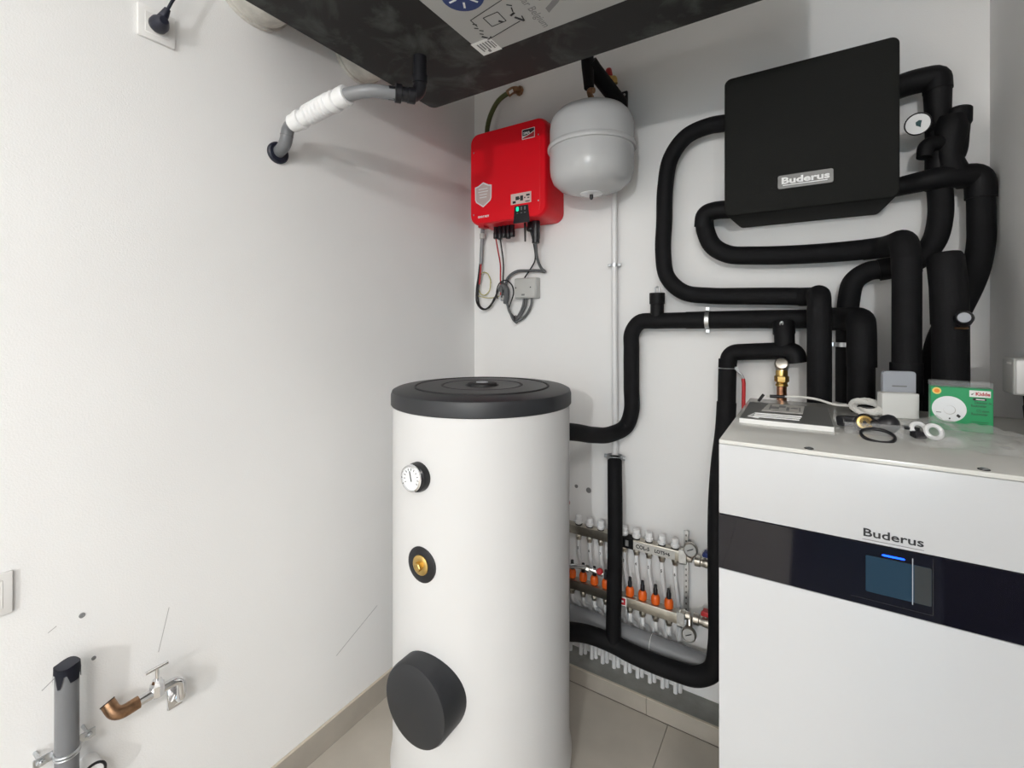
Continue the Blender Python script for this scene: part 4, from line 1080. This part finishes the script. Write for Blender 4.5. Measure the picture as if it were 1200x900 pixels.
# small printed lines and emblem; on the underside text runs towards the back wall, its top to the right
text('label_letter', 'R', 0.128, 'greyprint', lb, (0.893, -0.946, LF - 0.0001), (0, 1, 0), (1, 0, 0), 0.88, 0.003, 0.0003)
text('label_small_print', 'by Simular Belgium', 0.030, 'greyprint', lb, (0.851, -1.041, LF - 0.0001), (0, 1, 0), (1, 0, 0), 0.93, 0.0, 0.0003)
bm = B()
lathe(bm, [(0.052, 0.0002), (0.052, -0.0006), (0, -0.0006)], (0.742, -1.035, LF), (0, 0, 1), 32)
em = obj('emblem', bm, 'bluelogo', lb, smooth=0, label='round blue emblem')
bm = B()
for k in range(6):
    a = k * PI / 3
    obox(bm, (0.742 + 0.030 * math.cos(a), -1.035 + 0.030 * math.sin(a), LF - 0.0008), (math.cos(a), math.sin(a), 0), (0, 0, 1), 0.020, 0.0006, 0.005)
obj('emblem_marks', bm, 'dialwhite', em, smooth=0)
bm = B()
def uline(x0, y0, x1, y1, wd):
    d = V((x1 - x0, y1 - y0, 0))
    obox(bm, ((x0 + x1) / 2, (y0 + y1) / 2, LF - 0.0003), d, (0, 0, 1), d.length, 0.0006, wd)
sq = [(0.715, -0.975), (0.715, -0.875), (0.808, -0.872), (0.808, -0.975)]
uline(0.705, -0.955, 0.705, -0.925, 0.002)
uline(0.705, -0.955, 0.815, -0.975, 0.002)
uline(0.700, -0.865, 0.812, -0.885, 0.002)
for a, b_ in zip([(0.738, -0.945), (0.738, -0.905), (0.782, -0.905), (0.782, -0.945)], [(0.738, -0.905), (0.782, -0.905), (0.782, -0.945), (0.738, -0.945)]):
    uline(*a, *b_, 0.002)
for pt in ((0.700, -0.940), (0.694, -0.925), (0.700, -0.910), (0.692, -0.898)):
    uline(pt[0], pt[1], pt[0] + 0.008, pt[1] + 0.008, 0.003)
uline(0.690, -0.885, 0.704, -0.865, 0.006)
uline(0.696, -0.865, 0.712, -0.872, 0.004)
uline(0.808, -0.905, 0.822, -0.880, 0.006)
uline(0.802, -0.915, 0.816, -0.920, 0.006)
uline(0.826, -0.900, 0.822, -0.880, 0.003)
uline(0.765, -0.915, 0.772, -0.905, 0.006)
uline(0.815, -0.955, 0.825, -0.945, 0.003)
uline(0.820, -0.940, 0.815, -0.925, 0.003)
obj('diagram', bm, 'print', lb, smooth=0)
stk = obj('sticker', prism(B(), [(0.642, -0.872), (0.706, -0.872), (0.706, -0.809), (0.642, -0.809)], (0, 0, LF + 0.0002), (1, 0, 0), (0, 1, 0), -0.0008), 'paper', t, smooth=0, label='small white data sticker')
bm = B()
for k in range(5):
    box(bm, (0.655 + 0.009 * k, -0.862, LF - 0.0012), (0.659 + 0.009 * k, -0.825 - 0.006 * (k % 2), LF - 0.0004))
box(bm, (0.668, -0.826, LF - 0.0012), (0.676, -0.816, LF - 0.0004))
box(bm, (0.699, -0.856, LF - 0.0012), (0.702, -0.828, LF - 0.0004))
obj('sticker_print', bm, 'greyprint', stk, smooth=0)
# ducts through the left wall
for y, R, zc, lab in ((-1.128, 0.115, 2.536, 'white wrapped round duct between wall and ventilation unit, nearer the socket'), (-0.735, 0.105, 2.524, 'white wrapped round duct between wall and ventilation unit, behind the drain pipe')):
    d = thing('air_duct', lab, 'duct', (0.14, y, zc - R), 'air ducts of the ventilation unit')
    obj('duct_wrap', tube(B(), [(-0.01, y, zc), (0.04, y, zc), (0.12, y, zc), (0.20, y, zc), (UX0 + 0.01, y, zc)], R, 40), 'foil', d)
    obj('wall_collar', lathe(B(), [(R + 0.001, 0), (R + 0.006, 0.001), (R + 0.006, 0.012), (R + 0.001, 0.014)], (0.0, y, zc), (1, 0, 0), 40), 'foil', d)

# condensate drain
t = thing('condensate_drain', 'grey, white and black drain pipe from the ventilation unit to the left wall', 'drain pipe', (0.25, -1.0, 2.1))
obj('black_elbow', tube(B(), fillet([(0.478, -0.902, 2.288), (0.478, -0.902, 2.168), (0.425, -0.975, 2.164)], 0.035), 0.0195, 18), 'black', t)
dv = V((-0.59, -0.81, 0)).normalized()
e0 = V((0.445, -0.948, 2.1645))
obj('coupling', lathe(B(), [(0.0195, -0.024), (0.0225, -0.022), (0.0225, -0.002), (0.0205, 0.0), (0.0205, 0.016), (0.0265, 0.018), (0.0265, 0.034), (0.0205, 0.036)], e0 + V((0.012, 0.016, 0.002)), dv, 20), 'black', t)
obj('upper_collar', lathe(B(), [(0.0195, 0), (0.0225, 0.001), (0.0225, 0.022), (0.0195, 0.023)], (0.478, -0.902, 2.205), (0, 0, 1), 20), 'black', t)
obj('grey_bend', tube(B(), fillet([(0.436, -0.962, 2.164), (0.392, -1.022, 2.160), (0.330, -1.050, 2.150)], 0.035), 0.0185, 18), 'pvc2', t)
w0, w1 = V((0.338, -1.046, 2.152)), V((0.098, -1.062, 2.118))
wd_ = (w1 - w0).normalized()
L = (w1 - w0).length
prof = [(0.019, 0.0), (0.026, 0.001), (0.029, 0.006), (0.029, 0.030), (0.024, 0.033), (0.024, 0.042), (0.030, 0.045), (0.030, 0.066), (0.0245, 0.069)]
x = 0.075
for k in range(6):
    prof += [(0.0235, x), (0.0285, x + 0.0035), (0.0285, x + 0.0065), (0.0235, x + 0.010)]
    x += 0.0165
prof += [(0.0235, L - 0.062), (0.0235, L - 0.050), (0.029, L - 0.048), (0.029, L - 0.030), (0.0265, L - 0.027), (0.0265, L - 0.004), (0.019, L)]
obj('ribbed_trap', lathe(B(), prof, w0, wd_, 28), 'whiteplastic', t, smooth=25, label='white ribbed waterless trap')
obj('trap_shell', lathe(B(), [(0.0245, 0.070), (0.0262, 0.074), (0.0262, L - 0.070), (0.0245, L - 0.066)], w0 + V((0, 0.0, 0.0072)), wd_, 28), 'whiteplastic', t, smooth=25)
obj('wall_bend', tube(B(), fillet([(0.125, -1.062, 2.122), (0.072, -1.061, 2.116), (0.060, -1.060, 2.062), (0.0, -1.052, 2.050)], [0.035, 0.03]), 0.0185, 18), 'pvc', t)
obj('bend_joint', lathe(B(), [(0.0185, 0), (0.0195, 0.0005), (0.0195, 0.0015), (0.0185, 0.002)], (0.0655, -1.0605, 2.088), (0.217, 0.018, 0.976), 20), 'cablegrey', t)
obj('rubber_rosette', lathe(B(), [(0.034, 0.0), (0.034, 0.008), (0.030, 0.012), (0.019, 0.012)], (0.0, -1.052, 2.050), (1, 0, 0), 28), 'navy', t, label='black rubber wall seal')
text('pipe_print', '50x1.8', 0.012, 'print', t, (0.4055, -1.0225, 2.157), (0.59, 0.81, 0), (0, 0, 1), 1, 0.0002, 0.0004)

# ---------------------------------------------------------------- wall socket with plug, switch
def plate(name, lab, cat, y0, y1, z0, z1):
    t_ = thing(name, lab, cat, (0, (y0 + y1) / 2, z0))
    fr_ = obj('frame', box(B(), (0.0, y0, z0), (0.009, y1, z1), 0.002, 2), 'socket', t_)
    obj('insert', box(B(), (0.004, y0 + 0.014, z0 + 0.014), (0.0102, y1 - 0.014, z1 - 0.014), 0.0015, 1), 'socket', t_)
    return t_
t = plate('wall_socket', 'white wall socket high on the left wall', 'socket', -1.423, -1.341, 2.236, 2.318)
obj('well', ring(B(), (0.0102, -1.382, 2.277), (1, 0, 0), 0.020, 0.0012, 28, 6), 'cardgrey', t)
t = thing('power_plug', 'dark blue-black plug sitting in the socket high on the left wall', 'plug', (0.02, -1.382, 2.28))
obj('plug_body', lathe(B(), [(0.0195, 0), (0.021, 0.004), (0.021, 0.016), (0.018, 0.024), (0.013, 0.036), (0.010, 0.040), (0, 0.041)], (0.0095, -1.382, 2.277), (1, 0, 0), 26), 'navy', t)
obj('plug_neck', tube(B(), [(0.030, -1.384, 2.280), (0.042, -1.378, 2.297), (0.046, -1.373, 2.312)], lambda u: 0.013 - 0.006 * u, 14), 'navy', t)
obj('plug_cable', tube(B(), smooth_path([(0.046, -1.374, 2.308), (0.046, -1.364, 2.335), (0.046, -1.350, 2.37), (0.060, -1.335, 2.45), (0.12, -1.30, 2.53), (0.29, -1.26, 2.56)]), 0.0038, 10), 'navy', t)
t = plate('light_switch', 'white light switch plate low on the left wall above the grey pipe', 'switch', -1.724, -1.642, 0.888, 0.976)
obj('rocker', box(B(), (0.008, -1.70, 0.908), (0.0125, -1.664, 0.956), 0.0015, 1), 'socket', t)

# ---------------------------------------------------------------- capped grey pipe, lower left
t = thing('capped_grey_pipe', 'upright grey plastic pipe with a taped black cap beside the left wall', 'pipe', (0.052, -1.567, 0))
obj('pipe', tube(B(), [(0.052, -1.567, 0.0), (0.052, -1.567, 0.745)], 0.0205, 24), 'pvc', t)
bm = B()
n = 26
top, rim, bot = [], [], []
drop = [0.034, 0.034, 0.014, 0.040, 0.014, 0.044, 0.012, 0.036, 0.010, 0.038, 0.012, 0.042, 0.016]
for k in range(n):
    a = 2 * PI * k / n
    rim.append(bm.verts.new((0.052 + 0.0222 * math.cos(a), -1.567 + 0.0222 * math.sin(a), 0.748 + 0.002 * math.sin(3 * a))))
    bot.append(bm.verts.new((0.052 + 0.0232 * math.cos(a), -1.567 + 0.0232 * math.sin(a), 0.748 - drop[(k // 2) % 13])))
for k in range(n):
    bm.faces.new((rim[k], rim[(k + 1) % n], bot[(k + 1) % n], bot[k]))
bm.faces.new(rim)
bmesh.ops.solidify(bm, geom=bm.faces[:], thickness=0.0008)
obj('tape_cap', bm, 'navy', t, smooth=30, label='ragged black tape cap')
k_ = obj('pipe_clamp', ring(B(), (0.052, -1.567, 0.556), (0, 0, 1), 0.0215, 0.0028, 28, 8), 'galv', t, label='galvanised wall clamp')
for sg in (-1, 1):
    bm = B()
    obox(bm, (0.040, -1.567 + sg * 0.036, 0.556), (0, 1, 0), (0, 0, 1), 0.032, 0.020, 0.004, 0.001, 1)
    cyl(bm, (0.0, -1.567 + sg * 0.040, 0.556), (0.052, -1.567 + sg * 0.040, 0.556), 0.0038, seg=8)
    lathe(bm, [(0.007, 0), (0.007, 0.005), (0, 0.005)], (0.042, -1.567 + sg * 0.040, 0.556), (1, 0, 0), 6)
    obj('clamp_ear', bm, 'galv', k_, smooth=25)
bm = B()
ring(bm, (0.052, -1.567, 0.549), (0, 0, 1), 0.0215, 0.0022, 28, 8)
obj('clamp_lower_band', bm, 'galv', k_)
t = thing('pipe_stub', 'black-rimmed white pipe stub in the left wall beside the grey pipe', 'pipe', (0.03, -1.508, 0.47))
obj('stub', tube(B(), [(0.0, -1.520, 0.463), (0.045, -1.520, 0.463)], 0.022, 24), 'whiteplastic', t)
obj('rim', ring(B(), (0.046, -1.520, 0.463), (1, 0, 0), 0.0215, 0.003, 30, 8), 'black', t)
t = thing('garden_tap', 'chrome tap on the left wall with a tarnished copper spout', 'tap', (0.05, -1.40, 0.55))
obj('wall_flange', box(B(), (0.0, -1.358, 0.472), (0.008, -1.322, 0.532), 0.003, 1), 'chrome', t)
obj('wall_union', lathe(B(), [(0.013, 0), (0.017, 0.003), (0.017, 0.016), (0.013, 0.018)], (0.006, -1.340, 0.505), (1, 0, 0), 6), 'chrome', t, smooth=20)
obj('arm', tube(B(), fillet([(0.006, -1.340, 0.507), (0.046, -1.340, 0.512), (0.050, -1.345, 0.572), (0.052, -1.395, 0.574)], 0.02), 0.0105, 14), 'chrome', t)
obj('body', lathe(B(), [(0.014, -0.017), (0.0165, -0.014), (0.0165, 0.012), (0.012, 0.017), (0.010, 0.024)], (0.052, -1.398, 0.580), (0, 0, 1), 8), 'chrome', t, smooth=20)
obj('spindle', cyl(B(), (0.052, -1.398, 0.60), (0.052, -1.398, 0.633), 0.0042, seg=10), 'chrome', t)
obj('handle', tube(B(), [(0.046, -1.420, 0.629), (0.052, -1.398, 0.633), (0.058, -1.376, 0.637)], 0.0042, 10), 'chrome', t)
obj('spout', tube(B(), [(0.052, -1.40, 0.574), (0.052, -1.442, 0.573)], lambda u: 0.0125 - 0.002 * u, 14), 'chrome', t)
obj('copper_elbow', tube(B(), fillet([(0.052, -1.436, 0.573), (0.052, -1.480, 0.570), (0.030, -1.490, 0.598)], 0.028, 8), 0.0145, 18), 'oldcopper', t, label='tarnished copper elbow')
obj('elbow_rim', ring(B(), (0.0298, -1.4903, 0.5984), (-0.595, -0.27, 0.757), 0.0140, 0.0014, 24, 6), 'print', t)

# ---------------------------------------------------------------- underfloor manifold
MX0, MX1 = 0.545, 1.042
t = thing('heating_manifold', 'steel underfloor heating manifold with white caps and orange flow meters on the back wall', 'manifold', (0.80, -0.06, 0.06))
ub = obj('upper_bar', box(B(), (MX0, -0.094, 0.605), (MX1, -0.056, 0.643), 0.003, 2), 'steel', t, smooth=30)
lb_ = obj('lower_bar', box(B(), (MX0, -0.124, 0.385), (MX1, -0.088, 0.424), 0.003, 2), 'steel', t, smooth=30)
def pex(pts):
    return tube(B(), smooth_path(pts, 5), 0.0085, 12)
for i in range(9):
    x = 0.564 + 0.050 * (i + 1)
    cap = obj('white_cap', lathe(B(), [(0.0125, 0), (0.0150, 0.003), (0.0165, 0.006), (0.0165, 0.012), (0.0130, 0.015), (0.0135, 0.030), (0.012, 0.034), (0, 0.034)], (x, -0.075, 0.646), seg=18), 'whiteplastic', t)
    obj('cap_seal', lathe(B(), [(0.014, 0), (0.014, 0.004)], (x, -0.075, 0.642), seg=14), 'black', cap)
    obj('union_nut', lathe(B(), [(0.012, 0), (0.0135, 0.003), (0.0135, 0.014), (0.011, 0.018), (0.0105, 0.027)], (x, -0.075, 0.606), (0, 0, -1), 8), 'steel', t, smooth=30)
    lp = obj('loop_pipe', pex([(x, -0.075, 0.588), (x, -0.074, 0.53), (x + 0.003, -0.055, 0.46), (x + 0.004, -0.038, 0.40), (x + 0.004, -0.020, 0.30), (x + 0.004, -0.020, 0.20), (x + 0.006, -0.020, 0.055)]), 'pex', t)
    bm = B()
    text('pipe_number', '5671345'[i % 7], 0.016, None, None, (x - 0.003, -0.0838, 0.540), BX, BZ, 0.8, 0.0004, 0.0005, 'LEFT', bm)
    obj('pipe_mark', bm, 'print', lp, smooth=0)
for i in range(10):
    x = 0.548 + 0.050 * i
    fm = obj('flow_meter', lathe(B(), [(0.013, 0), (0.0155, 0.002), (0.0165, 0.008), (0.0165, 0.024), (0.0135, 0.032), (0.010, 0.036)], (x, -0.106, 0.426), seg=18), 'orange', t, smooth=30, label='orange flow meter collar')
    obj('sight_glass', lathe(B(), [(0.0085, 0), (0.0085, 0.020), (0.0065, 0.024), (0.006, 0.038), (0, 0.039)], (x, -0.106, 0.460), seg=12), 'black', fm)
    obj('union_nut', lathe(B(), [(0.012, 0), (0.0135, 0.003), (0.0135, 0.014), (0.011, 0.018), (0.0105, 0.026)], (x, -0.106, 0.386), (0, 0, -1), 8), 'steel', t, smooth=30)
    obj('loop_pipe', pex([(x, -0.106, 0.368), (x, -0.100, 0.33), (x, -0.045, 0.285), (x + 0.003, -0.026, 0.24), (x + 0.006, -0.028, 0.15), (x + 0.008, -0.034, 0.055)]), 'pex', t)
st = obj('name_strip', box(B(), (0.858, -0.0952, 0.606), (1.018, -0.0935, 0.638)), 'cardgrey', ub, smooth=0, label='light strip with handwriting')
text('handwriting', 'COL-5', 0.020, 'print', st, (0.868, -0.0956, 0.615), BX, BZ, 0.95, 0.0006, 0.0003)
text('handwriting', 'LOT5+6', 0.0175, 'print', st, (0.941, -0.0956, 0.616), BX, BZ, 0.95, 0.0006, 0.0003)
obj('black_tape', box(B(), (0.812, -0.0958, 0.604), (0.857, -0.055, 0.6442)), 'tape', ub, smooth=0)
obj('tape_mark', box(B(), (0.826, -0.0968, 0.613), (0.838, -0.0956, 0.636)), 'greyprint', ub, smooth=0)
tg = obj('red_sticker', box(B(), (0.810, -0.1256, 0.388), (0.840, -0.1238, 0.422)), 'paper', lb_, smooth=0, label='small dark red sticker with white border')
obj('sticker_field', box(B(), (0.814, -0.1264, 0.392), (0.836, -0.1252, 0.418)), 'reddark', tg, smooth=0)
obj('sticker_mark', box(B(), (0.821, -0.1270, 0.401), (0.829, -0.1262, 0.409)), 'dialwhite', tg, smooth=0)
# bracket rail
rl = obj('bracket_rail', box(B(), (1.036, -0.030, 0.31), (1.054, -0.026, 0.700), 0.001, 1), 'galv', t, label='perforated galvanised wall rail')
bm = B()
for z_ in [0.33 + 0.022 * k for k in range(17)]:
    prism(bm, rrect(0.004, 0.008, 0.002, 3), (1.045, -0.0300, z_), BX, BZ, 0.0006)
obj('rail_hole', bm, 'print', rl, smooth=0)
for z_ in (0.625, 0.405):
    y_ = -0.098 if z_ > 0.5 else -0.128
    obj('bracket_clip', box(box(B(), (1.032, y_, z_ - 0.026), (1.058, y_ + 0.004, z_ + 0.026)), (1.032, y_, z_ - 0.026), (1.058, -0.028, z_ - 0.022)), 'galv', t, smooth=0)
obj('wall_standoff', box(box(B(), (1.038, -0.028, 0.675), (1.052, 0.0, 0.69)), (1.038, -0.028, 0.32), (1.052, 0.0, 0.335)), 'galv', t, smooth=0)
for z_, gz_, hm, yb in ((0.620, 0.668, 'handle_blue', -0.078), (0.418, 0.372, 'handle_red', -0.106)):
    obj('end_tee', lathe(B(), [(0.014, 0), (0.017, 0.003), (0.017, 0.016), (0.014, 0.018), (0.014, 0.034)], (MX1, yb, z_), (1, 0, 0), 12), 'nickel', t, smooth=30)
    ga_ = obj('gauge_body', lathe(B(), [(0.020, 0), (0.025, 0.003), (0.025, 0.018), (0.022, 0.021), (0.0205, 0.018)], (1.078, yb - 0.024, gz_), (0, -1, 0.12), 26), 'nickel', t, label='small round temperature gauge')
    obj('gauge_dial', lathe(B(), [(0.0208, 0.0), (0.0208, 0.0195), (0, 0.0195)], (1.078, yb - 0.024, gz_), (0, -1, 0.12), 26), 'dial_grey', ga_)
    obj('gauge_needle', obox(B(), (1.078, yb - 0.0442, gz_ + 0.0035), (0.9, 0, 0.5), (0, -1, 0), 0.024, 0.001, 0.003), 'print', ga_, smooth=0)
    obj('gauge_stem', cyl(B(), (1.072, yb, z_), (1.078, yb - 0.022, gz_), 0.010, seg=12), 'nickel', t)
    vb = obj('ball_valve', lathe(B(), [(0.014, 0), (0.020, 0.002), (0.020, 0.020), (0.016, 0.023), (0.016, 0.030), (0.0185, 0.036), (0.0185, 0.056), (0.015, 0.060), (0.015, 0.082)], (1.086, yb, z_ - 0.002), (1, 0, 0), 14), 'nickel', t, smooth=30)
    obj('valve_stem', cyl(B(), (1.130, yb, z_), (1.130, yb, z_ + 0.026), 0.007, seg=10), 'nickel', vb)
    obj('valve_handle', box(box(B(), (1.113, yb - 0.010, z_ + 0.020), (1.160, yb + 0.010, z_ + 0.034), 0.004, 2), (1.118, yb - 0.016, z_ + 0.026), (1.156, yb + 0.016, z_ + 0.042), 0.005, 2), hm, vb, label='coloured butterfly handle')
# grey waste pipe in front of the loops
t = thing('grey_waste_pipe', 'long horizontal grey waste pipe low on the back wall behind the black pipe', 'pipe', (0.85, -0.078, 0.21))
obj('pipe', tube(B(), [(0.40, -0.078, 0.258), (0.93, -0.078, 0.247), (1.30, -0.078, 0.240)], 0.035, 24), 'pvc2', t)
obj('seam', ring(B(), (0.925, -0.078, 0.2472), (1, 0, -0.02), 0.0352, 0.001, 30, 6), 'paper', t)
# black riser and its red-headed stopcock between tank and manifold
t = thing('black_riser', 'thin black pipe standing between the tank and the manifold with a red stop valve', 'pipe', (0.55, -0.16, 0))
obj('pipe', tube(B(), [(0.568, -0.17, 0.06), (0.566, -0.16, 0.71)], 0.0165, 16), 'foam', t)
obj('valve_body', lathe(B(), [(0.013, 0), (0.016, 0.004), (0.016, 0.02), (0.011, 0.026), (0.011, 0.05)], (0.568, -0.155, 0.705), seg=10), 'nickel', t, smooth=30)
obj('valve_handle', ring(B(), (0.590, -0.150, 0.755), (0.5, -0.8, 0.2), 0.012, 0.005, 20, 8), 'handle_red', t)
obj('floor_foot', lathe(B(), [(0.022, 0), (0.020, 0.02), (0.0165, 0.022)], (0.568, -0.17, 0.0), seg=16), 'black', t)
obj('lower_pipe', tube(B(), [(0.568, -0.17, 0.0), (0.568, -0.17, 0.07)], 0.0165, 16), 'foam', t)
# chrome connection between tank and riser
t = thing('chrome_connector', 'chrome pipe with a union nut and red knob leaving the tank above the flow meters', 'pipe', (0.70, -0.2, 0.5))
obj('pipe', tube(B(), smooth_path([(0.60, -0.36, 0.565), (0.632, -0.27, 0.552), (0.690, -0.20, 0.535), (0.745, -0.178, 0.520)]), 0.0085, 12), 'chrome', t)
obj('union_nut', lathe(B(), [(0.011, 0), (0.0135, 0.002), (0.0135, 0.014), (0.011, 0.016)], (0.697, -0.198, 0.5335), (0.9, 0.3, -0.25), 8), 'nickel', t, smooth=25)
obj('red_knob', lathe(B(), [(0.009, 0), (0.012, 0.003), (0.012, 0.016), (0.008, 0.02), (0, 0.02)], (0.758, -0.192, 0.535), (0.1, -0.9, 0.3), 16), 'handle_red', t)
obj('valve', cyl(B(), (0.742, -0.178, 0.521), (0.762, -0.174, 0.517), 0.012, seg=12), 'nickel', t)
obj('knob_stem', cyl(B(), (0.752, -0.177, 0.520), (0.758, -0.192, 0.536), 0.006, seg=8), 'nickel', t)

tag(obj('added_dark_mat', box(B(), (1.36, -4.60, 0.0), (2.60, -2.25, 0.012), 0.004, 1), 'door'), 'black mat added on the floor behind the viewer to darken the band reflection', 'mat')  # added out of view, darkens the floor mirrored in the glass band

# ---------------------------------------------------------------- lamps behind the camera: the bulb and an added fill panel
t = thing('bare_bulb', 'bare bulb on a cable hanging from the ceiling behind the viewer', 'lamp', BULB)
bx, by, bz = BULB
obj('cord', tube(B(), [(bx, by, RH), (bx, by, bz + 0.12)], 0.003, 6), 'cableblack', t)
obj('lamp_holder', lathe(B(), [(0.010, 0.135), (0.02, 0.12), (0.022, 0.06), (0.020, 0.055)], BULB, seg=16), 'black', t)
ld = bpy.data.lights.new('bulb_light', 'POINT')
ld.energy = BULB_W
ld.shadow_soft_size = 0.06
ld.color = (1.0, 0.98, 0.955)
lo = bpy.data.objects.new('bulb_light', ld)
COL.objects.link(lo)
lo.parent = t
t = thing('added_fill_panel', 'flat square fill light panel added on the ceiling behind the viewer', 'lamp', (2.20, -3.20, RH - 0.02))  # invented fill source, added to lift the shaded sides
obj('fill_panel_frame', box(B(), (1.90, -3.50, RH - 0.02), (2.50, -2.90, RH - 0.001)), 'whiteplastic', t, smooth=0)
ld = bpy.data.lights.new('fill_light', 'AREA')
ld.shape = 'SQUARE'
ld.size = 0.58
ld.energy = FILL_W
ld.color = (1.0, 0.98, 0.96)
lo = bpy.data.objects.new('fill_light', ld)
COL.objects.link(lo)
lo.parent = t
lo.location = (0, 0, -0.004)
